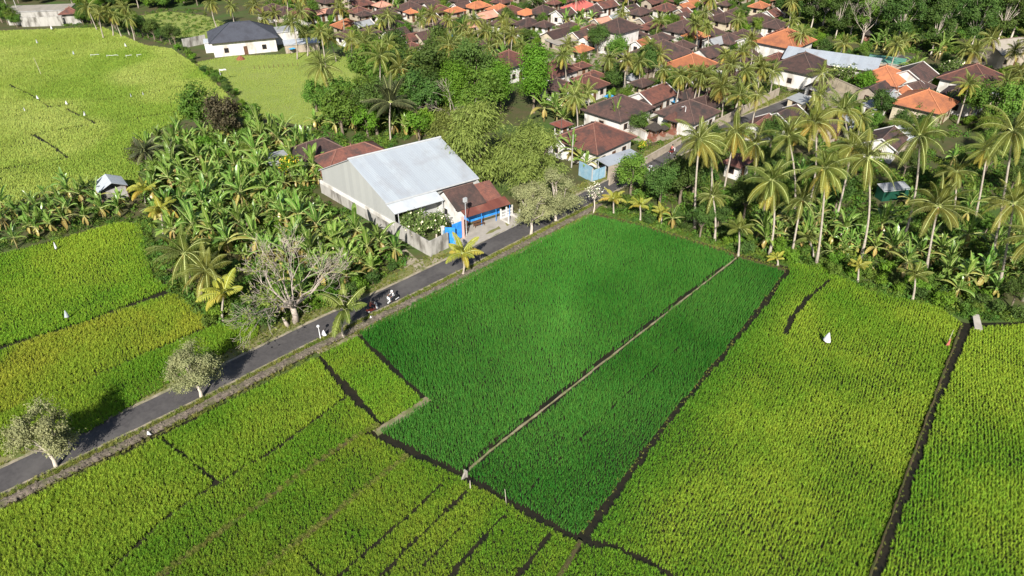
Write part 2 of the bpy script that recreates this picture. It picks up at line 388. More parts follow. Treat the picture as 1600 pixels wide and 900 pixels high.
def blade_clump(seed, n, h, spread, width, droop, mat, seg=2):
    r = random.Random(seed); mb = MB()
    for i in range(n):
        a = r.random() * 6.283; b = a + r.uniform(-.8, .8); hh = h * r.uniform(.7, 1.08); sp = spread * r.uniform(.25, 1.1); w = width * r.uniform(.7, 1.2)
        bx, by = math.cos(a) * spread * .22 * r.random(), math.sin(a) * spread * .22 * r.random()
        tx, ty = -math.sin(b), math.cos(b); pts = []
        for k in range(seg + 1):
            t = k / seg; rr = sp * t ** 1.6; zz = hh * (t - droop * t ** 3 * r.uniform(.6, 1.2)); ww = w * (1 - t) ** .7 * .5 + .002
            cx, cy = bx + math.cos(b) * rr, by + math.sin(b) * rr
            pts += [(cx - tx * ww, cy - ty * ww, zz), (cx + tx * ww, cy + ty * ww, zz)]
        mb.add(pts, [(2 * k, 2 * k + 1, 2 * k + 3, 2 * k + 2) for k in range(seg)])
    return mb.mesh('clump', mat)
def leaf_clump(seed, n, rad, h, size, mat):
    r = random.Random(seed); mb = MB()
    for i in range(n):
        a = r.random() * 6.283; q = math.sqrt(r.random()) * rad; z = h * (1 - (q / rad) ** 2) * r.uniform(.35, 1)
        leaf_quad(mb, Vector((q * math.cos(a), q * math.sin(a), z)), Vector((math.cos(a) * .6 + r.gauss(0, .4), math.sin(a) * .6 + r.gauss(0, .4), r.uniform(.1, 1))), size * r.uniform(.6, 1.3), r)
    return mb.mesh('clump', mat)
def leaf_quad(mb, p, nrm, s, r, asp=.62):
    nrm = nrm.normalized(); a = nrm.orthogonal().normalized(); a.rotate(Matrix.Rotation(r.random() * 6.283, 3, nrm)); b = nrm.cross(a)
    a *= s * .5; b *= s * .5 * asp; f = nrm * s * .08
    mb.add([p - a, p - b + f, p + a, p + b + f], [(0, 1, 2, 3)])

# ---------------------------------------------------------------- plant models
def frond(mb, r, az, el, ln, n, leaf, wid, sag, hang, age, m_r=1):
    """a feather palm leaf: a sagging midrib with leaflets down both sides"""
    mb.age = age; d = Vector((math.cos(az) * math.cos(el), math.sin(az) * math.cos(el), math.sin(el))); p = Vector((0, 0, 0)); pts = [p.copy()]; K = 10
    side0 = Vector((-math.sin(az), math.cos(az), 0)); twist = r.uniform(-.5, .5)
    for k in range(K):
        p = p + d * (ln / K); pts.append(p.copy()); d = (d + Vector((0, 0, -sag * (.35 + k / K) / K * 2.2))).normalized()
    mb.tube(pts, [.06 * (1 - .85 * i / K) for i in range(K + 1)], 3, m_r, False)
    for i in range(n):
        t = .1 + .9 * (i + r.random() * .5) / n; kk = min(int(t * K), K - 1); f = t * K - kk; q = pts[kk].lerp(pts[kk + 1], f); ax = (pts[kk + 1] - pts[kk]).normalized()
        side = (side0 - ax * side0.dot(ax)).normalized(); side.rotate(Matrix.Rotation(twist * t, 3, ax)); up = side.cross(ax)
        if up.z < 0: up = -up
        l = leaf * (math.sin(math.pi * min(1, t * .82 + .2)) ** .7) * r.uniform(.85, 1.1) + .05
        for sg in (-1, 1):
            dr = (side * sg * .82 + ax * .55 + up * .12).normalized()
            e = q + dr * l * .42; dn = (dr + Vector((0, 0, -hang * r.uniform(.6, 1.4)))).normalized(); g = e + dn * l * .62
            w = ax * wid * .5
            mb.add([q - w, q + w, e + w, e - w, g + w * .25, g - w * .25], [(0, 1, 2, 3), (3, 2, 4, 5)])
    mb.age = 0
def palm_crown(seed, n=24, ln=4.3, leafm='palm', el_hi=80, el_lo=-42, leaf=.88, wid=.062, sag=.85, hang=2.2, yel=.7, nl=40, dead=0):
    r = random.Random(seed); mb = MB()
    for i in range(dead): frond(mb, r, r.random() * 6.28, R(r.uniform(-88, -66)), ln * r.uniform(.5, .75), nl // 2, leaf * .8, wid, .3, 3.0, 1.2)
    for i in range(n):
        t = i / (n - 1); el = R(el_hi + (el_lo - el_hi) * t ** .85) + r.uniform(-.22, .22); az = i * 2.39996 + r.uniform(-.5, .5)
        ag = max(0, (t - .25) / .75) ** 1.2 * yel * r.uniform(.45, 1.25) + (.12 * r.random())
        frond(mb, r, az, el, ln * r.uniform(.7, 1.12) * (.8 if t < .1 else 1), nl, leaf, wid, sag * r.uniform(.6, 1.5), hang, ag)
    return mb.mesh('crown', [L[leafm], M['midrib']])
def nuts(seed):
    r = random.Random(seed); mb = MB()
    for i in range(11):
        a = r.random() * 6.283; q = r.uniform(.22, .42)
        mb.lathe([(.02, -.14), (.09, -.10), (.12, 0), (.08, .10), (.02, .14)], 6, (math.cos(a) * q, math.sin(a) * q, r.uniform(-.65, -.2)))
    return mb.mesh('coconuts', M['coconut'], True)
PALM = {'palm': [palm_crown(i, n=(28, 22, 32, 25, 29, 21, 26, 31)[i % 8], ln=(4.6, 4.1, 4.4, 4.8, 3.9, 4.3)[i % 6], el_hi=86, el_lo=(-58, -30, -72, -48, -64)[i % 5], yel=(.8, .45, .95, .6)[i % 4], dead=(4, 0, 7, 2, 0)[i % 5]) for i in range(10)],
        'young': [palm_crown(20 + i, n=13, ln=2.7, leafm='palm_y', el_hi=82, el_lo=5, leaf=.75, sag=.8, wid=.12, yel=.6, nl=22) for i in range(3)],
        'younggreen': [palm_crown(30 + i, n=13, ln=3.1, leafm='palm', el_hi=84, el_lo=0, leaf=.8, sag=.7, wid=.12, yel=.35, nl=22) for i in range(2)],
        'dark': [palm_crown(40 + i, n=20, ln=5.4, leafm='palm_d', el_hi=86, el_lo=-20, leaf=1.1, sag=.55, wid=.10, hang=1.3, yel=.5) for i in range(2)],
        'areca': [palm_crown(50 + i, n=16, ln=3.6, leafm='palm_y', el_hi=86, el_lo=20, leaf=.9, sag=.9, wid=.12, yel=.8, nl=26) for i in range(2)]}
NUTS = [nuts(1), nuts(2)]
def palm(x, y, cx, cy, cz, kind='palm', sc=1.0, rad=.17, label=None, group=None, name='coconut_palm', fixed=False, cat='palm tree', nut=True, rng=random.Random(3)):
    t = thing(name, (x, y, 0), 0, label, cat, group, fixed)
    dx, dy = cx - x, cy - y; bow = rng.uniform(-.9, .9) * min(1, cz / 10); k = 9; pts = []
    for i in range(k + 1):
        q = i / k; w = math.sin(q * math.pi) * bow
        pts.append((dx * q ** 1.35 + w * .7, dy * q ** 1.35 + w * .3, cz * q - .05))
    rr = [rad * (1.75 - .8 * min(1, i / 1.5) - .28 * i / k) for i in range(k + 1)]
    MB().tube(pts, rr, 7).build('trunk', M['palmbark'], t, True)
    c = link('crown', rng.choice(PALM[kind]), t, (dx, dy, cz)); c.rotation_euler = (rng.uniform(-.14, .14), rng.uniform(-.14, .14), rng.random() * 6.28); c.scale = (sc, sc, sc)
    if nut and kind == 'palm' and rng.random() < .75:
        o = link('coconuts', rng.choice(NUTS), t, (dx, dy, cz)); o.scale = (sc * 1.1,) * 3
    return t
def banana_mesh(seed, n, ln, wid, h):
    r = random.Random(seed); mb = MB(); rib = MB()
    for i in range(n + 3):
        t = i / max(1, n - 1); az = i * 2.39996 + r.uniform(-.6, .6); el = R(86 - 74 * t) + r.uniform(-.2, .2) if i < n else R(r.uniform(-75, -35)); l = ln * r.uniform(.7, 1.15) * (1 if i < n else .7); w = wid * r.uniform(.8, 1.1)
        ag = (r.uniform(0, .35) if t < .75 else r.uniform(.2, .9)) if i < n else r.uniform(1.0, 1.4)
        d = Vector((math.cos(az) * math.cos(el), math.sin(az) * math.cos(el), math.sin(el))); p = Vector((0, 0, h)); s0 = Vector((-math.sin(az), math.cos(az), 0)); K = 9; pts = [p.copy()]; rows = []
        sag = r.uniform(.5, 1.15); fold = r.uniform(.1, .45); tw = r.uniform(-.6, .6)
        p = p + d * l * .18; pts.append(p.copy())
        for k in range(K + 1):
            q = k / K; side = s0.copy(); side.rotate(Matrix.Rotation(tw * q, 3, d)); up = side.cross(d)
            if up.z < 0: up = -up
            ww = w * .5 * max(.04, math.sin(math.pi * min(1, .12 + q * .88)) ** .5) * r.uniform(.8, 1.05)
            rows.append((p - side * ww + up * ww * fold, p.copy(), p + side * ww + up * ww * fold))
            if k < K: p = p + d * l / K; pts.append(p.copy()); d = (d + Vector((0, 0, -sag * (.3 + q) / K * 1.9))).normalized()
        mb.age = ag
        for k in range(K):
            a, b = rows[k], rows[k + 1]; g = .12 if r.random() < .45 else 0
            for (u, v) in ((0, 1), (1, 2)):
                A, B, C2, D2 = a[u], a[v], b[v], b[u]
                if g:
                    if u == 0: D2 = D2.lerp(A, g * 2)
                    else: C2 = C2.lerp(B, g * 2)
                mb.add([A, B, C2, D2], [(0, 1, 2, 3)])
        mb.age = 0
        mb.tube([q + Vector((0, 0, .012)) for q in pts], [.035 * (1 - .8 * j / len(pts)) for j in range(len(pts))], 3, 1, False)
    return mb.mesh('leaves', [L['banana'], M['midrib']])
BAN = [(banana_mesh(60 + i, 10 + i % 5, 1.95 + .25 * (i % 3), .58, 1.7 + .3 * (i % 3)), MB().tube([(0, 0, -.05), (.03, .02, .9), (0, 0, 1.75 + .3 * (i % 3))], [.15, .12, .07], 7).mesh('stem', M['bstem'], True)) for i in range(8)]
def banana(x, y, sc, label=None, group='banana plants in the groves', rng=random.Random(5), fixed=False):
    t = thing('banana_plant', (x, y, 0), rng.random() * 6.28, label, 'banana plant', group, fixed, scale=sc)
    a, b = rng.choice(BAN); link('leaves', a, t); link('stem', b, t); return t
def limbs(mb, r, p, d, ln, rad, depth, up=.15, split=(2, 3), spread=.6, tips=None, m=0, mins=.012, seg=3, n=5):
    pts = [p.copy()]
    for k in range(seg):
        d = (d + Vector((r.gauss(0, .10), r.gauss(0, .10), up * .25 + r.gauss(0, .06)))).normalized(); p = p + d * ln / seg; pts.append(p.copy())
    e = max(mins, rad * .62); mb.tube(pts, [rad + (e - rad) * i / seg for i in range(seg + 1)], n if rad > .05 else 3, m, False)
    if depth == 0:
        if tips is not None: tips.append((p, d))
        return
    if depth <= 2 and tips is not None: tips.append((p, d))
    for i in range(r.randint(*split)):
        q = Vector((r.gauss(0, 1), r.gauss(0, 1), r.gauss(0, 1))); q = (q - d * q.dot(d)).normalized()
        limbs(mb, r, p, (d + q * spread * r.uniform(.5, 1.3)).normalized(), ln * r.uniform(.62, .92), e * r.uniform(.7, .95), depth - 1, up, split, spread, tips, m, mins, seg, n)
def broad_tree(seed, h, rx, rz, leaf, size, count, lobes=9, trunk=.22, barkm='bark', lobe_r=.45, gap=.35, drop=0.0, asp=.62, blossom=None, th=.35, col_=False):
    """trunk with limbs and a crown of separate leaves gathered in uneven clumps"""
    r = random.Random(seed); tb = MB(); mb = MB(); fb = MB(); c0 = Vector((0, 0, h - rz)); L_ = []
    for i in range(lobes):
        a = i * 2.39996 + r.random(); v = (r.random() * 2 - 1) if not col_ else (i / (lobes - 1) * 2 - 1)
        q = math.sqrt(max(0, 1 - v * v)) if not col_ else r.uniform(.1, .4)
        p = c0 + Vector((math.cos(a) * q * rx * (1 - lobe_r) * r.uniform(.8, 1.2), math.sin(a) * q * rx * (1 - lobe_r) * r.uniform(.8, 1.2), v * rz * (1 - lobe_r * .8)))
        L_.append((p, rx * lobe_r * r.uniform(.75, 1.25), r.uniform(.75, 1.0)))
    zt = max(h * th, .5); tb.tube([(0, 0, -.1), (r.uniform(-.1, .1), r.uniform(-.1, .1), zt * .5), (0, 0, zt)], [trunk * 1.25, trunk, trunk * .85], 8, 0, False)
    for p, rad, f in L_:
        s = Vector((0, 0, zt)); mid = s.lerp(p, .5) + Vector((r.gauss(0, .2), r.gauss(0, .2), -.1 * rad)); tb.tube([s, mid, p], [trunk * .42, trunk * .26, trunk * .10], 5, 0, False)
        for j in range(4):
            q = Vector((r.gauss(0, 1), r.gauss(0, 1), r.gauss(.3, 1))).normalized(); tb.tube([mid.lerp(p, .5), p + q * rad * .8], [trunk * .18, .012], 3, 0, False)
    per = count // lobes
    for p, rad, f in L_:
        clumps = [Vector((r.gauss(0, 1), r.gauss(0, 1), r.gauss(.15, .9))).normalized() for _ in range(max(6, int(16 * (1 - gap) + 6)))]
        for j in range(per):
            cdir = r.choice(clumps); q = (cdir + Vector((r.gauss(0, .26), r.gauss(0, .26), r.gauss(0, .26)))); rr = rad * (r.random() ** .35) * r.uniform(.82, 1.12)
            pos = p + Vector((q.x * rr, q.y * rr, q.z * rr * f)); nrm = q.normalized() + Vector((r.gauss(0, .55), r.gauss(0, .55), r.gauss(.25, .5)))
            if drop and r.random() < drop:
                nrm.z *= .2; dv = Vector((q.x, q.y, -.9 + r.gauss(0, .3))).normalized(); n2 = nrm - dv * nrm.dot(dv)
                if n2.length > .05:
                    b = n2.normalized().cross(dv); s = size * r.uniform(.7, 1.3); mb.add([pos, pos + dv * s * .5 - b * s * asp * .5, pos + dv * s, pos + dv * s * .5 + b * s * asp * .5], [(0, 1, 2, 3)])
                    continue
            leaf_quad(mb, pos, nrm, size * r.uniform(.6, 1.3), r, asp)
            if blossom and r.random() < blossom[1]: leaf_quad(fb, pos + q.normalized() * size * .5, q, size * .8, r, .9)
    res = [('trunk', tb.mesh('trunk', M[barkm], True)), ('crown', mb.mesh('crown', L[leaf]))]
    if blossom: res.append(('blossoms', fb.mesh('blossoms', M[blossom[0]])))
    return res
TREES = {
    'deep': [broad_tree(100 + i, 9.5, 3.6, 3.3, 'deep', .34, 6500, 10, .24, th=.3) for i in range(3)],
    'mid': [broad_tree(110 + i, 7.5, 3.0, 2.7, 'mid', .34, 4800, 9, .2, th=.3) for i in range(3)],
    'bright': [broad_tree(120 + i, 5.5, 2.3, 2.2, 'bright', .34, 3600, 8, .16, th=.3) for i in range(2)],
    'forest': [broad_tree(130 + i, 17, 4.6, 7.4, 'deep', .42, 12500, 18, .2, 'palebark', th=.28, lobe_r=.36) for i in range(3)],
    'forestmid': [broad_tree(135 + i, 15, 4.0, 6.6, 'mid', .42, 10500, 16, .2, 'palebark', th=.28, lobe_r=.36) for i in range(2)],
    'column': [broad_tree(140 + i, 13, 2.7, 6.2, 'bright', .34, 12000, 9, .25, th=.08, lobe_r=.78, gap=.15, col_=True) for i in range(1)],
    'bamboo': [broad_tree(150 + i, 12, 6.0, 5.6, 'olive', .62, 15000, 16, .22, th=.15, lobe_r=.36, drop=.6, asp=.24) for i in range(2)],
    'silver': [broad_tree(160 + i, 7.4, 2.9, 3.1, 'silver', .19, 17000, 18, .18, 'palebark', th=.26, lobe_r=.33, gap=.6, drop=.3, asp=.5) for i in range(4)],
    'purple': [broad_tree(170, 6.5, 3.0, 2.6, 'purple', .3, 5000, 9, .2, th=.3)],
    'frangi': [broad_tree(180 + i, 4.2, 2.4, 1.5, 'frangi', .34, 1500, 9, .13, 'palebark', th=.3, gap=.5, blossom=('petal', .055)) for i in range(2)],
    'whitefrangi': [broad_tree(185, 4.2, 1.5, .9, 'frangi', .2, 160, 8, .09, 'palebark', th=.5, gap=.5, blossom=('petal_w', .9))],
    'yellow': [broad_tree(190, 4.5, 2.0, 1.6, 'bright', .3, 2600, 8, .13, blossom=('petal_y', .12))],
    'shrub': [broad_tree(200 + i, 2.2, 1.4, 1.0, ('mid', 'bright', 'deep')[i % 3], .26, 1500, 7, .07, th=.15) for i in range(6)]}
def plant(kind, x, y, sc=1.0, label=None, group=None, name='broadleaf_tree', cat='tree', rng=random.Random(9), fixed=False, var=None):
    t = thing(name, (x, y, 0), rng.random() * 6.28, label, cat, group, fixed, scale=(sc * rng.uniform(.94, 1.06), sc * rng.uniform(.94, 1.06), sc * rng.uniform(.94, 1.06)))
    v = TREES[kind]
    for nm, me in (v[var] if var is not None else rng.choice(v)): link(nm, me, t)
    return t
# ---------------------------------------------------------------- ground and road
g = MB(); gx = [-3000, -420, -220, 220, 420, 3000]; gy = [-400, -60, 20, 280, 480, 4000]
g.add([(x, y, 0) for y in gy for x in gx], [(j * 6 + i, j * 6 + i + 1, j * 6 + i + 7, j * 6 + i + 6) for j in range(5) for i in range(5)])
struct(g.build('ground', M['ground']))
ROAD = smooth_line(G([(-330, 900), (-130, 812), (0, 752), (150, 682), (300, 611), (400, 561), (500, 512), (600, 466), (700, 418), (800, 368), (900, 318), (1000, 267), (1060, 232), (1165, 188), (1215, 168), (1310, 130), (1420, 88)]), 2)
RN = np.array(resample(ROAD, 1.0))
HW = 1.6
struct(strip('road', ROAD, -HW, HW, .06, M['asphalt'], .1, .03, .03))
struct(strip('road_edge', ROAD, HW - .02, HW + .38, .045, M['dust'], .1, .07))
struct(strip('road_edge', ROAD, -HW - .42, -HW + .02, .045, M['dust'], .1, .08))
i0 = min(range(len(ROAD)), key=lambda i: math.dist(ROAD[i], gp(935, 305)))
LOW = ROAD[:i0]
struct(strip('grass_verge', LOW, HW + .36, HW + 1.25, .10, M['verge'], .14, .08, .03))
struct(strip('grass_verge', ROAD, -HW - 2.3, -HW - .38, .035, M['verge'], .05, .15))
st = strip('stone_ditch_wall', LOW, HW + 1.2, HW + 2.0, .30, M['stone'], .4, .12, .05); tag(st, 'mossy grey brown stone wall of the ditch along the road', 'stone wall')
struct(strip('irrigation_channel', LOW, HW + 1.98, HW + 2.2, .03, M['mud'], None, .03))
PAD0 = min(range(len(LOW)), key=lambda i: math.dist(LOW[i], gp(545, 490)))
struct(strip('field_bund', LOW[PAD0:], HW + 2.15, HW + 2.75, .13, M['bund'], .2, .1, .05))
# ---------------------------------------------------------------- the paddies
struct(sheet('paddy_mud', G([(-420, 990), (-230, 900), (0, 800), (560, 527), (925, 336), (1000, 355), (1150, 395), (1240, 420), (1330, 448), (1440, 485), (1510, 505), (1760, 500), (1950, 990)]), .012, M['mud']))
struct(sheet('paddy_mud', G([(-420, 720), (0, 702), (330, 556), (410, 520), (330, 510), (270, 455), (225, 352), (150, 356), (0, 398), (-260, 460)]), .012, M['mud']))
def bundline(px, w, z, mat='bund', j=.06):
    o = strip('field_bund', smooth_line(G(px), 1), -w / 2, w / 2, z, M[mat], z, j, .03); return struct(o)
bundline([(1150, 404), (1045, 487), (960, 553), (865, 628), (780, 693), (724, 742)], .18, .14)
bundline([(670, 624), (640, 645), (587, 678)], .85, .15)
bundline([(925, 334), (1000, 354), (1080, 378), (1155, 402), (1228, 423)], .8, .14, 'weedy')
bundline([(550, 688), (500, 722), (460, 752), (400, 795), (340, 838), (250, 902), (150, 975)], .24, .24, 'weedy', .16)
bundline([(635, 716), (550, 783), (505, 820), (425, 882), (320, 975)], .22, .24, 'weedy', .16)
bundline([(907, 848), (890, 878), (872, 905), (840, 960)], .4, .3, 'weedy')
bundline([(495, 552), (525, 540), (558, 524)], .5, .2)
bundline([(1500, 514), (1452, 640), (1358, 902), (1335, 965)], .18, .5, 'weedy')
RICE_Y = proto_coll('rice_young', [blade_clump(300 + i, 15, .62, .17, .026, .12, L['rice']) for i in range(6)])
RICE_M = proto_coll('rice_ripe', [blade_clump(310 + i, 20, .80, .27, .034, .45, L['rice'], 3) for i in range(6)])
RICE_F = proto_coll('rice_far', [blade_clump(320 + i, 14, .85, .42, .075, .40, L['rice'], 2) for i in range(4)])
GRASS = proto_coll('grass_tuft', [blade_clump(330 + i, 11, .34, .26, .045, .35, L['grass'], 2) for i in range(4)])
UNDER = proto_coll('leaf_clump', [leaf_clump(340 + i, 46, .8, .75, .34, L['under']) for i in range(5)])
C_E = np.array((.044, .188, .024)); C_E2 = np.array((.076, .242, .038))
C_G = np.array((.138, .285, .025)); C_YG = np.array((.25, .362, .038)); C_Y = np.array((.33, .375, .045)); C_DG = np.array((.088, .215, .021)); C_PALE = np.array((.38, .44, .075))
NTOT = 0
def rice(label, poly, ng, rowang, sp_r, sp_c, z, scl, c0, c1, seams=(), nsc=9, seed=0, jit=.3, edge=None, miss=.004, bias=0.0, pal=None, ecol=None):
    """plant one paddy in rows, leaving the seams open"""
    global NTOT
    P = G(poly); a = R(rowang); ca, sa = math.cos(a), math.sin(a)
    U = [p[0] * ca + p[1] * sa for p in P]; V = [-p[0] * sa + p[1] * ca for p in P]
    u, v = np.meshgrid(np.arange(min(U) - .3, max(U) + .3, sp_c), np.arange(min(V) - .3, max(V) + .3, sp_r)); u = u.ravel(); v = v.ravel()
    wob = (vnoise(u, v, 14, seed + 5) - .5) * .9
    u = u + rs.normal(0, jit * sp_c, len(u)); v = v + wob + rs.normal(0, jit * .45 * sp_r, len(v))
    x = u * ca - v * sa; y = u * sa + v * ca
    ins = inpoly(x, y, P); d = dseg(x, y, P + [P[0]]) + (vnoise(x, y, .8, seed + 3) - .5) * .2
    k = (ins | (d < (.25 if edge is None else edge))) & (rs.rand(len(x)) > miss); x, y = x[k], y[k]
    for line, w in seams:
        dd = dseg(x, y, G(line)); wl = w * .62 * (.45 + 1.1 * vnoise(x, y, 1.6, seed + 9)); k = dd > wl; x, y = x[k], y[k]
    n = len(x); NTOT += n
    m = .55 * vnoise(x, y, nsc, seed) + .3 * vnoise(x, y, nsc * .35, seed + 1) + .15 * vnoise(x, y, nsc * .1, seed + 2)
    m = np.clip((m - .5) * 2.2 + .5 + bias, 0, 1)[:, None]; t = c0 * (1 - m) + c1 * m
    if pal is not None:
        q = np.clip((vnoise(x, y, nsc * .6, seed + 21) - .55) * 4, 0, 1)[:, None]; t = t * (1 - q) + pal * q
    if ecol is not None:
        ln, wd, cc = ecol; dd = dseg(x, y, G(ln)); q = np.clip(1 - dd / (wd * (.5 + vnoise(x, y, 6, seed + 30))), 0, 1)[:, None]; t = t * (1 - q) + cc * q
    s = scl * (.82 + .36 * rs.rand(n)) * (.84 + .32 * vnoise(x, y, 3, seed + 11))
    s3 = np.stack([s, s, s * (.9 + .2 * rs.rand(n))], 1)
    return stuff(scatter('rice_crop', ng, x, y, z, s3, t), label, 'rice')
rice('emerald green young rice in the large central paddy', [(562, 524), (740, 430), (922, 339), (1000, 357), (1080, 381), (1146, 404), (1040, 484), (955, 550), (858, 626), (772, 692), (716, 741), (655, 709), (592, 680), (640, 652), (674, 628), (620, 578)], RICE_Y, 44.5, .25, .17, .02, .9, C_E, C_E2, [([(1152, 400), (1044, 482), (958, 548), (862, 623), (776, 688), (718, 740)], .19), ([(556, 522), (620, 584), (670, 630)], .42), ([(585, 676), (655, 712), (722, 745), (815, 797), (906, 845)], .5)], nsc=14, seed=1)
rice('emerald green young rice in the long paddy beside the pale bund', [(1156, 407), (1226, 427), (1160, 508), (1046, 648), (902, 836), (815, 790), (732, 744), (790, 697), (875, 632), (966, 558), (1050, 490)], RICE_Y, 53.5, .25, .17, .02, .9, C_E * .92, C_E2 * .95, [([(1232, 424), (1165, 514), (1050, 652), (908, 846)], .45), ([(585, 676), (655, 712), (722, 745), (815, 797), (906, 845)], .5), ([(1060, 545), (955, 640), (870, 725), (815, 780)], .1)], nsc=11, seed=2)
rice('light green rice in the small plot by the path', [(503, 556), (560, 530), (612, 578), (656, 627), (600, 661), (560, 612)], RICE_M, 135, .22, .18, .02, 0.72, C_G * 1.15, C_YG * .95, [([(496, 556), (525, 592), (560, 634), (598, 666)], .42), ([(556, 522), (620, 584), (670, 630)], .42)], nsc=7, seed=3)
rice('yellow green rice in the roadside plot with a dark seam', [(-380, 965), (-200, 900), (0, 806), (250, 690), (494, 565), (520, 595), (538, 622), (430, 704), (340, 756), (260, 812), (170, 897), (100, 965)], RICE_M, 43, .23, .19, .02, 0.84, C_G, C_YG, [([(541, 623), (430, 704), (342, 757)], .2), ([(496, 556), (525, 592), (560, 634), (598, 666)], .42), ([(254, 688), (298, 722), (342, 757)], .22), ([(170, 897), (260, 812), (340, 757)], .3)], nsc=10, seed=4, bias=.08)
rice('bright green rice in the plot left of the brown weedy bund', [(544, 624), (590, 666), (540, 692), (500, 718), (460, 748), (396, 793), (336, 836), (246, 898), (150, 965), (108, 965), (176, 898), (266, 814), (344, 760), (436, 708)], RICE_M, 48, .22, .18, .02, 0.74, C_G, C_YG * .95, [([(541, 623), (430, 704), (342, 757)], .2), ([(496, 556), (525, 592), (560, 634), (598, 666)], .42)], nsc=8, seed=5)
rice('bright green rice in the plot between two weedy bunds', [(576, 684), (632, 714), (548, 781), (500, 818), (420, 882), (310, 965), (160, 965), (254, 904), (344, 840), (404, 797), (464, 754), (504, 724), (552, 692)], RICE_M, 48, .21, .18, .02, 0.71, C_G * .95, C_YG * .85, nsc=7, seed=6)
rice('bright green rice in the near plot crossed by dark seams', [(637, 718), (722, 748), (815, 802), (900, 848), (884, 878), (868, 902), (830, 965), (340, 965), (430, 884), (510, 822), (554, 786)], RICE_M, 51, .22, .18, .02, 0.72, C_G * .92, C_YG * .88,
     [([(585, 676), (655, 712), (722, 745), (815, 797), (906, 845)], .5), ([(690, 760), (628, 818), (580, 858), (527, 905)], .26), ([(728, 772), (690, 808), (640, 855), (596, 903)], .28), ([(758, 785), (715, 830), (650, 900)], .13), ([(788, 808), (742, 858), (702, 905)], .32), ([(858, 838), (836, 868), (808, 905)], .3), ([(468, 868), (488, 886), (506, 905)], .3)], nsc=6, seed=7)
rice('yellow green rice in the wide right hand paddy', [(1238, 414), (1285, 420), (1302, 432), (1358, 458), (1424, 472), (1467, 484), (1498, 508), (1446, 640), (1350, 905), (1325, 965), (1090, 965), (1052, 905), (1000, 872), (925, 846), (1058, 652), (1172, 515)], RICE_M, 57, .265, .185, .02, 0.77, C_G, C_YG * 1.08,
     [([(908, 847), (960, 858), (1000, 874), (1048, 902), (1085, 962)], .42), ([(1232, 424), (1165, 514), (1050, 652), (908, 846)], .45), ([(1294, 440), (1262, 468), (1238, 497), (1228, 522)], .52), ([(1228, 522), (1290, 540), (1365, 562), (1462, 588)], .15)], nsc=9, seed=8, bias=.1, ecol=([(1236, 428), (1172, 515), (1058, 652), (925, 846)], 4.5, C_DG * 1.15))
rice('dark green rice in the bottom corner plot', [(916, 854), (960, 866), (1000, 880), (1046, 907), (1080, 965), (848, 965), (888, 894)], RICE_M, 50, .23, .19, .02, 0.72, C_DG, C_G, [([(908, 847), (960, 858), (1000, 874), (1048, 902), (1085, 962)], .42)], nsc=5, seed=9)
rice('yellow green rice in clear rows right of the dark ditch', [(1521, 516), (1600, 511), (1720, 508), (1880, 965), (1360, 965), (1382, 905), (1465, 650)], RICE_M, 61, .285, .18, .02, 0.77, C_G * 1.1, C_YG * 1.15, [([(1500, 545), (1552, 562), (1610, 580)], .16)], nsc=9, seed=10, jit=.25, bias=.1)
rice('green rice in the strip beside the upper road verge', [(-260, 745), (0, 651), (155, 590), (290, 532), (335, 513), (402, 512), (398, 526), (330, 562), (250, 606), (140, 672), (0, 714), (-220, 812)], RICE_M, 42, .23, .19, .02, 0.80, C_G, C_YG * .95, nsc=9, seed=11)
rice('golden green rice in the plot left of the yellow palms', [(-260, 640), (0, 550), (130, 509), (270, 461), (300, 484), (328, 508), (285, 527), (150, 585), (0, 646), (-260, 738)], RICE_M, 38, .24, .20, .02, 0.80, C_YG, C_Y * .95, nsc=10, seed=12, pal=C_G * 1.2)
rice('yellow green rice in the plot below the banana row', [(-260, 625), (-260, 470), (0, 400), (90, 378), (180, 352), (216, 352), (228, 400), (238, 440), (262, 452), (130, 503), (0, 541)], RICE_M, 38, .25, .21, .02, 0.76, C_G * 1.15, C_YG * 1.12, nsc=12, seed=13, bias=.12)
UL = [(-260, 40), (0, 50), (160, 44), (225, 72), (268, 78), (300, 100), (332, 128), (372, 168), (388, 184), (340, 178), (290, 184), (228, 212), (212, 290), (150, 294), (85, 300), (0, 330), (-260, 395)]
rice('yellow green rice of the wide upper left field', UL, RICE_F, 25, .30, .26, .0, .72, np.array((.30, .40, .075)), np.array((.40, .48, .13)),
     [([(-100, 112), (0, 90), (110, 76), (230, 58)], .3), ([(12, 132), (50, 150), (80, 170)], .34), ([(105, 172), (150, 194)], .4), ([(150, 194), (100, 203), (52, 212)], .45), ([(52, 212), (80, 228), (106, 248)], .4), ([(106, 248), (50, 258), (-40, 272)], .35), ([(100, 256), (0, 281)], .25), ([(330, 128), (210, 150), (80, 168)], .25), ([(372, 160), (250, 180), (150, 194)], .3)], nsc=22, seed=14, bias=.1, pal=np.array((.25, .37, .06)))
struct(sheet('paddy_mud', G(UL), .012, M['mud']))
F12 = [(306, 98), (360, 88), (430, 86), (480, 82), (560, 92), (590, 100), (590, 160), (560, 175), (480, 197), (405, 184), (352, 132)]
M['meadow'] = surf('short_green_growth', (.17, .225, .045), (.24, .29, .075), .8, .95, (.20, .23, .07), .15, .04, 'World')
struct(sheet('meadow', G(F12), .02, M['meadow']))
rice('short pale green crop in the field beside the navy house', F12, RICE_F, 30, .27, .27, .0, .34, np.array((.27, .37, .07)), np.array((.36, .43, .11)), nsc=25, seed=15, jit=.5)
F13 = [(222, 24), (262, 18), (318, 24), (352, 36), (326, 60), (280, 68), (238, 46)]
struct(sheet('meadow', G(F13), .02, M['meadow']))
rice('rough pale grass in the small meadow behind the hedge', F13, RICE_F, 30, .4, .4, .0, .36, np.array((.22, .28, .07)), np.array((.36, .38, .15)), nsc=20, seed=16, jit=.6)
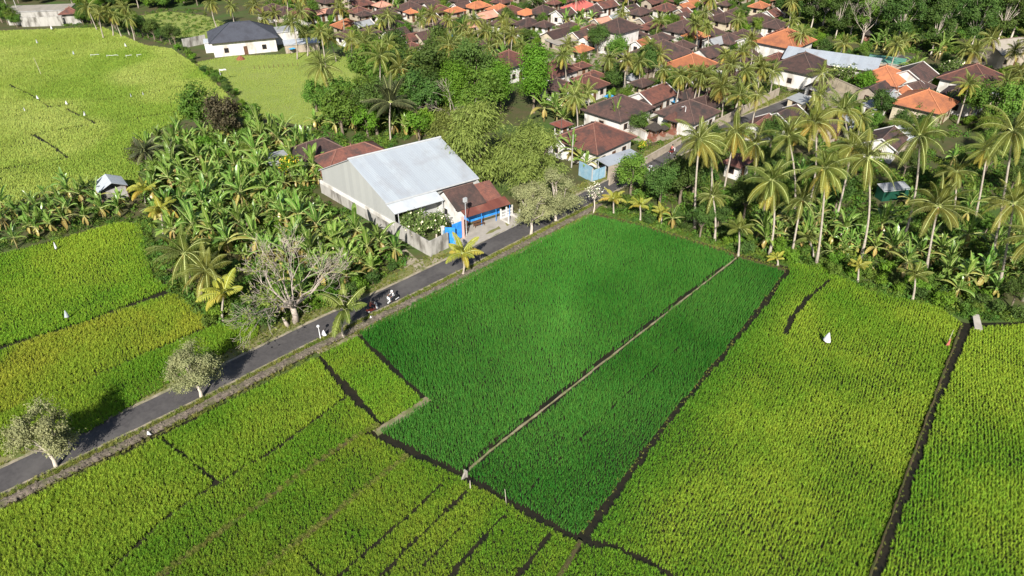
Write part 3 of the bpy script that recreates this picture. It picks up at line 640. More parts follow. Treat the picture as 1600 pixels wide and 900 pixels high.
print('rice clumps', NTOT)
# verge grass
def pebble(seed):
    r = random.Random(seed); mb = MB(); mb.lathe([(.02, -.1), (.16, -.06), (.2, .03), (.13, .11), (.02, .13)], 7)
    mb.v = [(a * r.uniform(.75, 1.3), b * r.uniform(.75, 1.3), c * r.uniform(.8, 1.2)) for a, b, c in mb.v]; return mb.mesh('stone', STN)
STN = surf('ditch_rubble', (.165, .135, .105), (.07, .058, .046), 3, .9, (.12, .12, .06), 1.2, .05, rnd=.35)
ROCK = proto_coll('ditch_rubble', [pebble(i) for i in range(5)])
def along(line, d0, d1, n):
    a = np.array(resample(line, .5)); i = rs.randint(0, len(a) - 1, n); q = a[i]; dv = a[i + 1] - a[i]; dv /= np.linalg.norm(dv, axis=1)[:, None] + 1e-9
    d = d0 + (d1 - d0) * rs.rand(n); return q[:, 0] + dv[:, 1] * d + rs.normal(0, .1, n), q[:, 1] - dv[:, 0] * d + rs.normal(0, .1, n)
xs, ys = along(LOW, HW + .45, HW + 1.25, 5200); x2, y2 = along(ROAD, -HW - 2.6, -HW - .5, 7500); x3, y3 = along(LOW, HW + 2.2, HW + 2.8, 1500)
rx, ry = along(LOW, HW + 1.2, HW + 2.05, 2600)
stuff(scatter('ditch_rubble', ROCK, rx, ry, np.full(2600, .27), np.clip(.28 + .6 * rs.rand(2600) ** 2, .25, .9), tilt=.5), 'rough rubble stones along the ditch wall', 'stones')
wx = [along(smooth_line(G(l)), -.22, .22, n) for l, n in (([(590, 668), (550, 688), (500, 722), (460, 752), (400, 795), (340, 838), (250, 902), (150, 975)], 1300), ([(635, 716), (550, 783), (505, 820), (425, 882), (320, 975)], 1000), ([(925, 334), (1000, 354), (1080, 378), (1155, 402), (1228, 423)], 500), ([(1232, 424), (1165, 512), (1052, 648), (905, 842)], 160), ([(1500, 514), (1452, 640), (1358, 902)], 300))]
X4 = np.concatenate([w[0] for w in wx]); Y4 = np.concatenate([w[1] for w in wx])
stuff(scatter('bund_weeds', GRASS, X4, Y4, np.full(len(X4), .25), .35 + .5 * rs.rand(len(X4)), tilt=.3), 'weeds along the low field bunds', 'weeds')
X = np.concatenate([xs, x2, x3]); Y = np.concatenate([ys, y2, y3]); k = (rs.rand(len(X)) < .35 + .9 * vnoise(X, Y, 2.5, 40)) & ~inpoly(X, Y, G([(692, 398), (700, 368), (740, 348), (800, 322), (830, 342), (764, 384)]))
Zv = np.concatenate([np.full(len(xs), .11), np.full(len(x2), .03), np.full(len(x3), .14)])
stuff(scatter('verge_grass', GRASS, X[k], Y[k], Zv[k], (.55 + .6 * rs.rand(k.sum())), tilt=.2), 'short yellowish grass on the road verges', 'grass')
# ---------------------------------------------------------------- buildings
FOOT = []      # (x, y, radius) kept clear of plants
def hip_roof(w, d, h, z, rl, th=.14):
    """four slopes over a w x d eave rectangle, ridge rl long along x"""
    a, b, c = w / 2, d / 2, rl / 2; mb = MB()
    E = [(-a, -b, z), (a, -b, z), (a, b, z), (-a, b, z)]; E2 = [(x, y, z - th) for x, y, _ in E]
    if rl < .05:
        mb.add(E + [(0, 0, z + h)], [(0, 1, 4), (1, 2, 4), (2, 3, 4), (3, 0, 4)])
    else:
        mb.add(E + [(-c, 0, z + h), (c, 0, z + h)], [(0, 1, 5, 4), (1, 2, 5), (2, 3, 4, 5), (3, 0, 4)])
    mb.add(E + E2, [(0, 4, 5, 1), (1, 5, 6, 2), (2, 6, 7, 3), (3, 7, 4, 0)], 1)
    mb.add(E2, [(3, 2, 1, 0)], 1)
    return mb
def hip_caps(w, d, h, z, rl, r=.11):
    a, b, c = w / 2, d / 2, rl / 2; mb = MB()
    for sx in (-1, 1):
        for sy in (-1, 1): mb.tube([(sx * a, sy * b, z + .02), (sx * c, 0, z + h + .03)], r, 5)
    if rl > .05: mb.tube([(-c, 0, z + h + .03), (c, 0, z + h + .03)], r, 5)
    mb.lathe([(r * 1.6, -.05), (r * 1.5, .12), (r * .6, .3), (.02, .5)], 6, (0, 0, z + h))
    return mb
def gable_roof(w, d, h, z, th=.14):
    """two slopes, ridge along x"""
    a, b = w / 2, d / 2; mb = MB()
    T1 = [(-a, -b, z), (a, -b, z), (a, 0, z + h), (-a, 0, z + h), (a, b, z), (-a, b, z)]; B1 = [(x, y, q - th) for x, y, q in T1]
    mb.add(T1, [(0, 1, 2, 3), (3, 2, 4, 5)])
    mb.add(T1 + B1, [(0, 6, 7, 1), (1, 7, 8, 2), (2, 8, 10, 4), (4, 10, 11, 5), (5, 11, 9, 3), (3, 9, 6, 0)], 1)
    mb.add(B1, [(3, 2, 1, 0), (5, 4, 2, 3)], 1)
    return mb
def gable_body(w, d, zw, h, z0=-.1):
    a, b = w / 2, d / 2; mb = MB()
    v = [(-a, -b, z0), (a, -b, z0), (a, b, z0), (-a, b, z0), (-a, -b, zw), (a, -b, zw), (a, b, zw), (-a, b, zw), (-a, 0, zw + h), (a, 0, zw + h)]
    return mb.add(v, [(0, 1, 5, 4), (2, 3, 7, 6), (3, 0, 4, 8, 7), (1, 2, 6, 9, 5), (3, 2, 1, 0), (4, 5, 9, 8), (8, 9, 6, 7)])
def opening(parent, kind, x, y, z, w, h, face, wm='trim_w'):
    """a window or door set on a wall; face 0: -y side, 1: -x side, 2: +x side"""
    f = MB(); t = .07; d = .07
    def Tm(p):
        a, b, c = p
        return (x + a, y + b, z + c) if face == 0 else ((x + b, y - a, z + c) if face == 1 else (x - b, y + a, z + c))
    f.box(-w / 2, w / 2, -d, .05, -t, 0, 0, Tm); f.box(-w / 2, w / 2, -d, .05, h - t, h, 0, Tm)
    f.box(-w / 2, -w / 2 + t, -d, .05, 0, h - t, 0, Tm); f.box(w / 2 - t, w / 2, -d, .05, 0, h - t, 0, Tm)
    o = f.build(kind, M[wm], parent)
    g = MB(); g.box(-w / 2 + t, w / 2 - t, -.02, .05, 0, h - t, 0, Tm); g.build('pane' if kind == 'window' else 'leaf', M['dark' if kind == 'window' else 'wood'], o)
    return o
def house(px, py, w, d, style='h', tile='d', wall='white', wh=2.7, rot=47, label=None, name='house', cat='house', group='houses of the village', slope=.52, wins=True, ov=.75, fixed=False, rl=None, barge=False):
    h = slope * d / 2 if style != 's' else .35
    x, y = gp(px, py, wh + h)
    t = thing(name, (x, y, 0), R(rot), label, cat, group if not fixed else group, fixed)
    w0, d0 = w - 2 * ov, d - 2 * ov
    tm = T[tile]; rc = RIDGE.get(tile, RIDGE['r' if tile in 'pk' else 'd'])
    if style in 'hr':
        r_ = (0 if style == 'h' and abs(w - d) < .6 else max(w - d, 0)) if rl is None else rl
        MB().box(-w0 / 2, w0 / 2, -d0 / 2, d0 / 2, -.1, wh + h * ov / (d / 2) * .8, 0).build('wall', M[wall], t)
        hip_roof(w, d, h, wh, r_).build('roof', [tm, M['fascia']], t)
        hip_caps(w, d, h, wh, r_).build('ridge_cap', rc, t)
    elif style == 'g':
        gable_body(w - .5, d0, wh + h * ov / (d / 2) - .16, h * (d0 / d)).build('wall', M[wall], t)
        gable_roof(w, d, h, wh).build('roof', [tm, M['fascia']], t)
        MB().tube([(-w / 2, 0, wh + h + .03), (w / 2, 0, wh + h + .03)], .11, 5).build('ridge_cap', rc, t)
        if barge:
            for sx in (-1, 1):
                b = MB()
                for sy in (-1, 1): b.tube([(sx * (w / 2 + .03), sy * d / 2, wh), (sx * (w / 2 + .03), 0, wh + h + .04)], .12, 4)
                b.build('barge_board', M['trim_w'], t)
    else:
        MB().box(-w0 / 2, w0 / 2, -d0 / 2, d0 / 2, -.1, wh - .05, 0).build('wall', M[wall], t)
        mb = MB(); v = [(-w / 2, -d / 2, wh - .1), (w / 2, -d / 2, wh - .1), (w / 2, d / 2, wh + h), (-w / 2, d / 2, wh + h)]
        mb.add(v, [(0, 1, 2, 3)]); mb.add(v + [(a, b, c - .08) for a, b, c in v], [(0, 4, 5, 1), (1, 5, 6, 2), (2, 6, 7, 3), (3, 7, 4, 0), (7, 6, 5, 4)], 1)
        mb.build('roof', [tm, M['metal']], t)
    if wins and wh > 2:
        gx = w / 2 - .25 if style == 'g' else w0 / 2
        opening(t, 'door', 0, -d0 / 2, .02, .95, 2.05, 0, 'wood')
        for s in (-1, 1):
            if w0 > 4.5: opening(t, 'window', s * w0 * .3, -d0 / 2, .95, 1.1, 1.1, 0, 'wood')
        opening(t, 'window', -gx, 0, .95, 1.1, 1.1, 1, 'wood')
    FOOT.append((x, y, max(w, d) * .56))
    return t
# --- the grey steel warehouse and its yard, in the frame of the compound corner
WC = gp(673, 401); WA = R(44.5)
def wl(x, y): return WC[0] + x * math.cos(WA) - y * math.sin(WA), WC[1] + x * math.sin(WA) + y * math.cos(WA)
SH = lambda x, y: y - .19 * x
def poly3(mb, P, m=0, th=None):
    return mb.add(P, [tuple(range(len(P)))], m)
wz = thing('warehouse', (*WC, 0), WA, 'grey steel warehouse with a pale ribbed roof behind a white topped wall', 'warehouse')
LW = 14.6
def wv(x, y, z): return (x, SH(x, y), z)
ribm, rn, rbs, ro = nodes_of('grey_cladding'); _tc = rn.nodes.new('ShaderNodeTexCoord'); _sp = rn.nodes.new('ShaderNodeSeparateXYZ'); rn.links.new(_tc.outputs['Object'], _sp.inputs[0])
_w = rn.nodes.new('ShaderNodeTexWhiteNoise'); _w.noise_dimensions = '1D'; rn.links.new(math_n(rn, 'FLOOR', math_n(rn, 'MULTIPLY', _sp.outputs[1], 1.0)), _w.inputs['W'])
rn.links.new(mixc(rn, _w.outputs[0], (.33, .335, .325), (.37, .375, .36)), rbs.inputs['Base Color']); rbs.inputs['Roughness'].default_value = .5
bump(rn, math_n(rn, 'PINGPONG', math_n(rn, 'MULTIPLY', _sp.outputs[1], 3), .5), rbs, .08, .7)
mb = MB()
for x in (0.0, LW):
    mb.add([wv(x, 27, 1.2), wv(x, 27, 4.3), wv(x, 17.9, 8.75), wv(x, 9.5, 5.0), wv(x, 7.75, 4.0), wv(x, 7.75, 1.2)], [(0, 1, 2, 3, 4, 5) if x == 0 else (5, 4, 3, 2, 1, 0)])
mb.add([wv(0, 27, 0), wv(LW, 27, 0), wv(LW, 27, 4.3), wv(0, 27, 4.3)], [(0, 1, 2, 3)])
mb.add([wv(.2, 9.7, 0), wv(LW, 9.7, 0), wv(LW, 9.7, 4.9), wv(.2, 9.7, 4.9)], [(0, 1, 2, 3)])
mb.build('wall', ribm, wz)
def slab(P, th, mats, name, parent):
    mb = MB(); n = len(P); Q = [(x, y, z - th) for x, y, z in P]
    mb.add(P, [tuple(range(n))]); mb.add(Q, [tuple(range(n))[::-1]], 1); mb.add(P + Q, [(i, i + n, (i + 1) % n + n, (i + 1) % n) for i in range(n)], 1)
    return mb.build(name, mats, parent)
slab([wv(-.25, 9.2, 4.98), wv(LW + .3, 9.2, 4.98), wv(LW + .3, 17.9, 8.95), wv(-.25, 17.9, 8.95)], .1, [T['b'], M['metal']], 'roof', wz)
slab([wv(-.25, 17.9, 8.95), wv(LW + .3, 17.9, 8.95), wv(LW + .3, 27.4, 4.2), wv(-.25, 27.4, 4.2)], .1, [T['b'], M['metal']], 'roof', wz)
slab([wv(-.25, 7.3, 3.95), wv(7.6, 7.3, 3.95), wv(7.6, 9.45, 4.85), wv(-.25, 9.45, 4.85)], .08, [T['w'], M['metal']], 'lean_to_roof', wz)
MB().tube([wv(-.3, 17.9, 9.02), wv(LW + .35, 17.9, 9.02)], .16, 6).build('ridge_cap', M['metal'], wz)
MB().tube([wv(-.3, 9.1, 4.86), wv(LW + .3, 9.1, 4.86)], .09, 6).build('gutter', M['metal'], wz)
for x in (.4, 4, 7.4): MB().tube([wv(x, 7.5, 0), wv(x, 7.5, 3.95)], .07, 6).build('post', M['metal'], wz)
MB().box(1.2, 5.2, 9.52 - .6, 9.57 - .6, .0, 3.2).build('door', M['dark'], wz)
for x in (2, 7, 12): FOOT.extend([(*wl(x, SH(x, q)), 4.0) for q in (10, 14, 18, 22, 26)])
def wall_thing(x0, y0, x1, y1, h, mat, label, th=.18, name='compound_wall', cap=None, frame=None, cat='wall', z0=-.1):
    p = frame or (lambda a, b: (a, b)); A, B = p(x0, y0), p(x1, y1)
    l = math.dist(A, B); t = thing(name, (*A, 0), math.atan2(B[1] - A[1], B[0] - A[0]), label, cat)
    MB().box(0, l, -th / 2, th / 2, z0, h - (.0 if not cap else cap[0])).build('wall', M[mat], t)
    if cap: MB().box(-.02, l + .02, -th / 2 - .05, th / 2 + .05, h - cap[0] + .002, h).build('coping', M[cap[1]], t)
    n = max(1, int(l / 3)); mb = MB()
    for i in range(n + 1):
        a = l * i / n; mb.box(a - .12, a + .12, -th / 2 - .04, th / 2 + .04, z0, h - .25 if cap else h + .02)
    mb.build('pier', M[mat], t)
    return t
wall_thing(0, 8.0, 0, 27.8, 2.3, 'concrete', 'long grey wall with white coping under the warehouse gable', frame=wl, cap=(.55, 'white'))
wall_thing(0, 0, 0, 7.9, 2.4, 'concrete', 'stained grey concrete wall beside the grassy track', frame=wl)
wall_thing(.1, 0, 3.2, .15, 2.45, 'concrete', 'short grey concrete wall facing the road at the compound corner', frame=wl)
gt = thing('gate', (*wl(3.5, 1.0), 0), WA - .08, 'bright blue steel double gate under the frangipani tree', 'gate')
for nm, x0, x1, rz in (('gate_leaf', 0, 1.45, -.75), ('gate_leaf', 0, 1.65, 0)):
    mb = MB(); mb.box(x0, x1, -.03, .03, .1, 2.75)
    for z in (.15, .95, 1.75, 2.6): mb.box(x0 + .02, x1 - .02, -.06, .06, z, z + .1)
    for q in range(7): mb.box(x0 + .04 + q * (x1 - .1) / 6, x0 + .08 + q * (x1 - .1) / 6, -.05, -.031, .26, 2.58)
    o = mb.build(nm, M['blue'], gt); o.rotation_euler = (0, 0, rz); o.location = (0.05 if rz else 1.3, 0, .1)
mb = MB(); mb.box(3.0, 3.3, -.15, .15, 0, 3.3); mb.box(2.95, 3.35, -.2, .2, 3.3, 3.42); mb.build('pillar', M['pink'], gt)
mb = MB(); mb.box(-.5, -.12, -.15, .15, 0, 3.0); mb.box(-.55, -.08, -.2, .2, 3.0, 3.12); mb.build('pillar', M['white'], gt)
MB().box(-.46, -.16, -.19, -.155, 1.4, 2.6).build('panel', M['paleblue'], gt)
# the shop house
sh = thing('shop_house', (*wl(0, 0), 0), WA, 'low white shop with a dark gable roof and rusty awning by the blue gate', 'shop')
def hv(x, y, z): return (x, SH(x, y) + 1.3, z)
mb = MB(); x0, x1 = 8.1, 15.6
for x, o, k in ((x0, (0, 1, 2, 3, 4), 0), (x1, (4, 3, 2, 1, 0), .35)):
    mb.add([hv(x, 8.9, 0), hv(x, 8.9, 2.9 - k), hv(x, 6.75, 4.75 - k), hv(x, 4.2, 2.95 - k), hv(x, 4.2, 0)], [o])
mb.add([hv(x0, 4.2, 0), hv(x1, 4.2, 0), hv(x1, 4.2, 2.6), hv(x0, 4.2, 2.6)], [(0, 1, 2, 3)]); mb.add([hv(x0, 8.9, 0), hv(x1, 8.9, 0), hv(x1, 8.9, 2.5), hv(x0, 8.9, 2.5)], [(3, 2, 1, 0)])
mb.build('wall', M['white'], sh)
for xa, xb, dz, tl in ((x0 - .12, 13.0, 0, 'd'), (13.05, x1 + .3, -.3, 'r')):
    slab([hv(xa, 3.75, 2.85 + dz), hv(xb, 3.75, 2.85 + dz), hv(xb, 6.75, 5.0 + dz), hv(xa, 6.75, 5.0 + dz)], .14, [T[tl], M['fascia']], 'roof', sh)
    slab([hv(xa, 6.75, 5.0 + dz), hv(xb, 6.75, 5.0 + dz), hv(xb, 9.4, 2.8 + dz), hv(xa, 9.4, 2.8 + dz)], .14, [T[tl], M['fascia']], 'roof', sh)
MB().tube([hv(x0 - .15, 6.75, 5.04), hv(13.0, 6.75, 5.04)], .11, 5).build('ridge_cap', RIDGE['d'], sh)
slab([hv(8.4, 2.2, 2.25), hv(16.0, 2.2, 2.25), hv(16.4, 4.05, 2.8), hv(8.6, 4.05, 2.8)], .07, [T['x'], M['fascia']], 'awning', sh)
sf = MB().box(0, 6.2, -.04, .04, .2, 2.1).build('shop_front', M['blue'], sh); sf.location = hv(9.4, 4.05, 0); sf.rotation_euler = (0, 0, -.188)
for x in (8.6, 11, 13.5, 15.9): MB().tube([hv(x, 2.35, 0), hv(x, 2.35, 2.25)], .05, 6).build('post', M['blue'], sh)
opening(sh, 'window', x0, hv(x0, 6.4, 0)[1], 1.2, .9, 1.1, 1)
FOOT.extend([(*wl(x, y), 3.4) for x in (9, 12, 15) for y in (3, 6)])
struct(sheet('forecourt', [wl(*p) for p in [(2.6, -1.9), (4.6, 1.6), (8, 3.2), (16.5, 1.6), (18, .2), (17.2, -2.2)]], .055, M['paving']))
struct(sheet('track', [wl(*p) for p in [(-4.2, 1.0), (-2.2, 4.0), (-1.2, 4.2), (-1.8, .6), (.5, -1.0), (2.6, -1.7), (2.4, -3.2), (-3.6, -3.6), (-5, -2.8)]], .03, M['dust']))
fn = thing('fence', (*wl(14.4, 1.0), 0), WA - .1, 'low white railing fence at the edge of the forecourt', 'fence')
mb = MB(); mb.box(0, 2.2, -.1, .1, 0, .25); mb.box(-.1, .1, -2.0, .1, 0, .25); mb.box(2.1, 2.3, -1.9, .1, 0, .25); mb.build('base', M['white'], fn)
for a, b in ((0, 0), (1.1, 0), (2.2, 0), (0, -1.9), (2.2, -1.8)): MB().box(a - .09, a + .09, b - .09, b + .09, .25, 1.75).build('post', M['white'], fn)
mb = MB()
for z in (.7, 1.2): mb.box(.09, 2.11, -.025, .025, z, z + .05)
for i in range(12): mb.box(.2 + i * .16, .23 + i * .16, -.02, .02, .25, 1.45)
mb.build('rail', M['wpaint'], fn)
st = thing('market_stall', (*wl(7.6, 1.6), 0), WA, 'small brown wooden stall with goods beside the blue gate', 'stall')
MB().box(-.45, .45, -.35, .35, .75, .82).build('counter', M['wood'], st)
for a in (-.4, .4):
    for b in (-.3, .3): MB().box(a - .03, a + .03, b - .03, b + .03, 0, 1.9).build('post', M['wood'], st)
MB().box(-.55, .55, -.45, .45, 1.9, 1.96).build('roof', T['x'], st)
mb = MB(); rq = random.Random(4)
for i in range(10): q = rq.uniform(.07, .12); mb.lathe([(q * .4, -q), (q, 0), (q * .4, q)], 6, (rq.uniform(-.35, .35), rq.uniform(-.25, .25), .82 + q))
mb.build('goods', M['cloth_r'], st)
rk = thing('bench', (*wl(10.6, 1.7), 0), WA - .15, 'reddish wooden slatted bench in front of the rusty awning', 'bench')
mb = MB()
for i in range(5): mb.box(-.9, .9, -.26 + i * .11, -.18 + i * .11, .44, .48)
mb.build('seat', M['wood'], rk)
mb = MB()
for i in range(3): mb.box(-.9, .9, .28, .31, .6 + i * .13, .69 + i * .13)
mb.build('backrest', M['wood'], rk)
for a in (-.8, .8):
    for b in (-.22, .26): MB().box(a - .03, a + .03, b - .03, b + .03, 0, .44 if b < 0 else .95).build('leg', M['wood'], rk)
# red brown house and sheds behind the warehouse
house(548, 228, 11.5, 6.6, 'r', 'r', 'brick', 4.4, 38, 'red brown hip roofed house with brick wall behind the steel warehouse', fixed=True, rl=5)
house(493, 219, 8, 6.5, 'r', 'd', 'white', 3.6, 40, 'dark hip roofed house left of the red brown house behind the warehouse', fixed=True, rl=3)
house(440, 242, 5.5, 4, 's', 's', 'beige', 2.6, 36, 'grey blue sheet roofed shed among banana plants', name='shed', cat='shed', wins=False, ov=.3, fixed=True)
# little hut in the banana row
hx, hy = gp(163, 290, 2.2)
ht = thing('field_hut', (hx, hy, 0), R(-52), 'small field hut with a bright white sheet roof at the banana row', 'hut')
slab([(-2.4, -.2, 2.0), (1.9, -.2, 2.0), (1.9, 2.1, 3.1), (-2.4, 2.1, 3.1)], .04, [T['w'], M['metal']], 'roof', ht)
slab([(-2.4, 2.1, 3.1), (1.9, 2.1, 3.1), (1.9, 4.2, 2.1), (-2.4, 4.2, 2.1)], .04, [T['w'], M['metal']], 'roof', ht)
for o in ht.children: o.location = (0, -1.2, 0)
mb = MB(); mb.box(-2.1, 1.6, -1.1, 2.7, .0, 1.75); mb.build('wall', M['concrete'], ht)
for a in (-2.1, 1.6):
    for b in (-1.1, 2.7): MB().box(a - .06, a + .06, b - .06, b + .06, 0, 2.0).build('post', M['wood'], ht)
FOOT.append((hx, hy, 3))
# navy roofed house in the fields and the concrete store far left
house(374, 34, 17, 13, 'r', 'n', 'white', 3.6, 22, 'white bungalow with a dark navy hip roof in the fields', fixed=True, rl=5, slope=.5)
house(62, 11, 17.5, 7, 's', 't', 'concrete', 3.8, 10, 'long grey concrete store with a flat tan roof at the field edge', name='storehouse', cat='building', fixed=True, ov=.2, wins=False)
house(108, 11, 6, 5.5, 'h', 'r', 'concrete', 3.0, 20, 'small dark red hip roof beside the concrete store', fixed=True, wins=False)
wall_thing(36, 42, 100, 40, 2.6, 'concrete', 'pale concrete wall in front of the long store', frame=lambda a, b: gp(a, b))
wall_thing(288, 75, 322, 68, 2.3, 'concrete', 'grey sheet fence left of the navy roofed house', frame=lambda a, b: gp(a, b))
house(330, 62, 4, 3, 's', 'w', 'white', 2.6, 20, 'small white outbuilding beside the navy roofed house', name='shed', cat='shed', wins=False, ov=.15, fixed=True)
house(442, 44, 7, 5, 's', 's', 'white', 3.2, 30, 'small white building right of the navy roofed house', name='shed', cat='shed', wins=False, ov=.2, fixed=True)
house(470, 63, 9, 4, 's', 'w', 'beige', 2.2, 20, 'low shed with a white flat roof at the edge of the pale field', name='shed', cat='shed', wins=False, ov=.2, fixed=True)
# --- the village: apex pixel, eave width, depth, form, tile, wall, wall height
big = [
 (930, 192, 11.5, 10.5, 'r', 'r', 'white', 3.3, 'large red brown hip roofed house beside the pale blue gate'),
 (967, 149, 11.5, 10.0, 'r', 'd', 'white', 3.2, 'large dark hip roofed house behind the one with the pale blue gate'),
 (1077, 156, 9.8, 9.2, 'r', 'd', 'white', 3.2, 'dark hip roofed house behind the family shrines'),
 (889, 205, 7.5, 5.0, 'g', 'd', 'white', 2.6, 'low dark gable roof left of the large red brown house'),
 (1230, 45, 12.5, 11, 'r', 'o', 'white', 5.0, 'tall white house with a bright orange hip roof near the forest'),
 (1258, 82, 12.0, 11, 'r', 'd', 'white', 3.8, 'large dark hip roofed white house in front of the long metal roof'),
 (1385, 103, 10.5, 9.5, 'r', 'o', 'white', 3.0, 'orange hip roofed house with grey stains beside the dark gable'),
 (1451, 140, 10.5, 10, 'h', 'o', 'cream', 3.4, 'cream house with an orange pyramid roof among frangipani trees'),
 (1526, 100, 12, 11, 'r', 'r', 'white', 3.2, 'large red brown hip roof at the right edge of the village'),
 (1512, 133, 9, 8.5, 'h', 'd', 'white', 3.0, 'dark pyramid roof with a teal eave at the right edge'),
 (1431, 103, 9.5, 8, 'g', 'd', 'white', 3.2, 'dark gable roof with a white ridge line at the right of the village'),
 (1082, 84, 10, 9, 'r', 'o', 'white', 3.0, 'orange hip roof amid dark roofs in the middle of the village'),
 (1035, 63, 12.5, 11, 'r', 'd', 'white', 3.2, 'broad dark hip roof behind the middle orange roof'),
 (966, 28, 10, 9, 'r', 'd', 'white', 6.0, 'two storey white house with a dark hip roof'),
 (795, 78, 9, 9, 'h', 'r', 'white', 4.0, 'red brown pyramid roof left of the columnar tree'),
 (866, 95, 10, 8, 'r', 'r', 'white', 3.4, 'red brown hip roof right of the columnar tree'),
 (915, 120, 9.5, 7, 'r', 'r', 'white', 2.8, 'reddish hip roof behind the banana clump in mid village'),
 (1020, 137, 9.5, 6.5, 'g', 'r', 'white', 3.0, 'long reddish gable roof beside the blue tarpaulin'),
]
for q in big:
    house(q[0], q[1], q[2], q[3], q[4], q[5], q[6], q[7], 46, q[8], fixed=True, barge=q[4] == 'g')
mb_t = [
 (425,6,9,8,'h','d'),(445,10,8,7,'r','d'),(475,11,9.5,9,'h','r'),(500,15,6,4,'g','p'),(541,30,9,7,'r','o'),(566,32,6,4.5,'g','s'),(620,32,8.5,8,'h','d'),(642,14,4,4,'h','o'),(575,43,7,5.5,'r','d'),(541,47,7,5,'r','d'),
 (618,45,8,6.5,'g','d'),(640,53,6.5,5,'g','r'),(667,48,8.5,6.5,'g','d'),(643,66,5,4,'r','r'),(640,2,9,8,'r','d'),(676,2,8,7,'g','d'),(686,8,8,6,'r','r'),(711,11,6,5,'h','o'),(746,2,9,6,'r','o'),(757,18,9,6,'g','p'),
 (781,6,8,7,'r','o'),(797,9,10,8,'r','r'),(786,28,8,6,'r','d'),(686,64,7,5,'r','d'),(721,4,7,5,'g','d'),(848,8,9,8,'h','d'),(880,14,8,6,'g','d'),(907,1,11,9,'h','k'),(946,2,9,6,'g','r'),(822,14,6,5,'h','o'),
 (825,28,8,6,'r','d'),(871,46,9,6.5,'g','d'),(906,48,7,6,'g','d'),(925,38,7.5,6,'r','r'),(921,54,6,5,'g','p'),(878,60,9,6,'s','t'),(908,70,6,4.5,'r','o'),(966,24,6,4,'s','s'),(986,44,9.5,8,'r','d'),(1019,33,8,7,'r','r'),
 (1003,61,7,5,'g','o'),(1031,52,8,6,'r','d'),(1066,63,7.5,6,'r','d'),(1068,31,10.5,10,'h','d'),(1088,48,7,6,'r','o'),(1041,5,8,7,'r','r'),(1070,5,6,5,'g','o'),(1115,15,7,6,'g','d'),(1133,19,8.5,8,'r','d'),(1186,21,11,9,'r','d'),
 (1118,58,6.5,5,'g','s'),(1138,52,8,7,'r','d'),(1176,56,7.5,6,'g','d'),(1197,60,7,5,'r','o'),(1108,73,8.5,6.5,'g','d'),(1127,89,9,6,'r','d'),(1158,80,8.5,7,'r','d'),(1172,72,8,6,'r','d'),(870,122,7.5,6.5,'h','d'),(925,111,7.5,6,'r','r'),
 (1004,155,8.5,6,'g','d'),(1077,139,7,5,'r','d'),(1102,149,7.5,7,'h','d'),(1216,83,8.5,7,'r','r'),(1287,88,6,5,'g','d'),(1371,131,8,5.5,'g','d'),(1392,143,6,4.5,'g','s'),(1409,138,6,4.5,'g','o'),(1437,126,8.5,7,'r','d'),(1206,15,7,6,'g','r'),
 (1212,30,9,7,'r','d'),(1278,128,6,4.5,'g','d'),(1370,160,7,4,'s','s'),(1252,152,6,4,'s','s'),(1230,170,9,6.5,'g','d'),(1205,183,8,6,'r','r'),(1325,186,8,4,'s','w'),(1418,206,7.5,5,'s','w'),(1388,207,9,6.5,'g','d'),(1557,139,6,4,'s','s'),
 (1190,186,8,6,'g','r'),(1155,243,6,4.5,'r','r'),(878,187,4,3.5,'r','x'),(1300,186,7,5,'g','d'),(760,60,7,5,'r','d'),(850,32,6,5,'r','d'),(1150,12,7,6,'r','d'),(1000,12,8,6,'r','d'),(985,8,7,6,'g','d'),(930,8,6,5,'r','d'),(600,12,7,6,'r','d'),(560,10,7,6,'r','r'),(520,12,6,5,'r','d'),(1228,6,7,6,'r','d'),(1095,100,6.5,5,'r','d'),(1062,105,6,5,'r','d'),(960,95,6,5,'r','d')]
TN = {'d': 'dark brown', 'r': 'red brown', 'o': 'orange', 'p': 'pale pink', 's': 'grey sheet', 't': 'tan sheet', 'k': 'bright red', 'w': 'white sheet', 'x': 'rusty sheet'}
SN = {'h': 'pyramid roofed', 'r': 'hip roofed', 'g': 'gable roofed', 's': 'flat roofed'}
rh = random.Random(11)
for i, (px, py, w, d, s, c) in enumerate(mb_t):
    wl_ = rh.choice(['white', 'white', 'cream', 'white', 'beige'])
    house(px, py, w * rh.uniform(.82, .98), d * rh.uniform(.82, .98), s, c, wl_, rh.uniform(2.2, 2.6), 46 + rh.uniform(-7, 7), f'{TN[c]} {SN[s]} {wl_} {"shed" if s == "s" else "house"}',
          name='shed' if s == 's' else 'house', cat='shed' if s == 's' else 'house', barge=(s == 'g' and rh.random() < .5), ov=.3 if s == 's' else .7)
VP0 = G([(500, -6), (1225, -6), (1225, 60), (1290, 150), (1160, 180), (1110, 205), (1060, 140), (950, 175), (900, 130), (850, 60), (640, 60), (520, 30)])
nh = 0
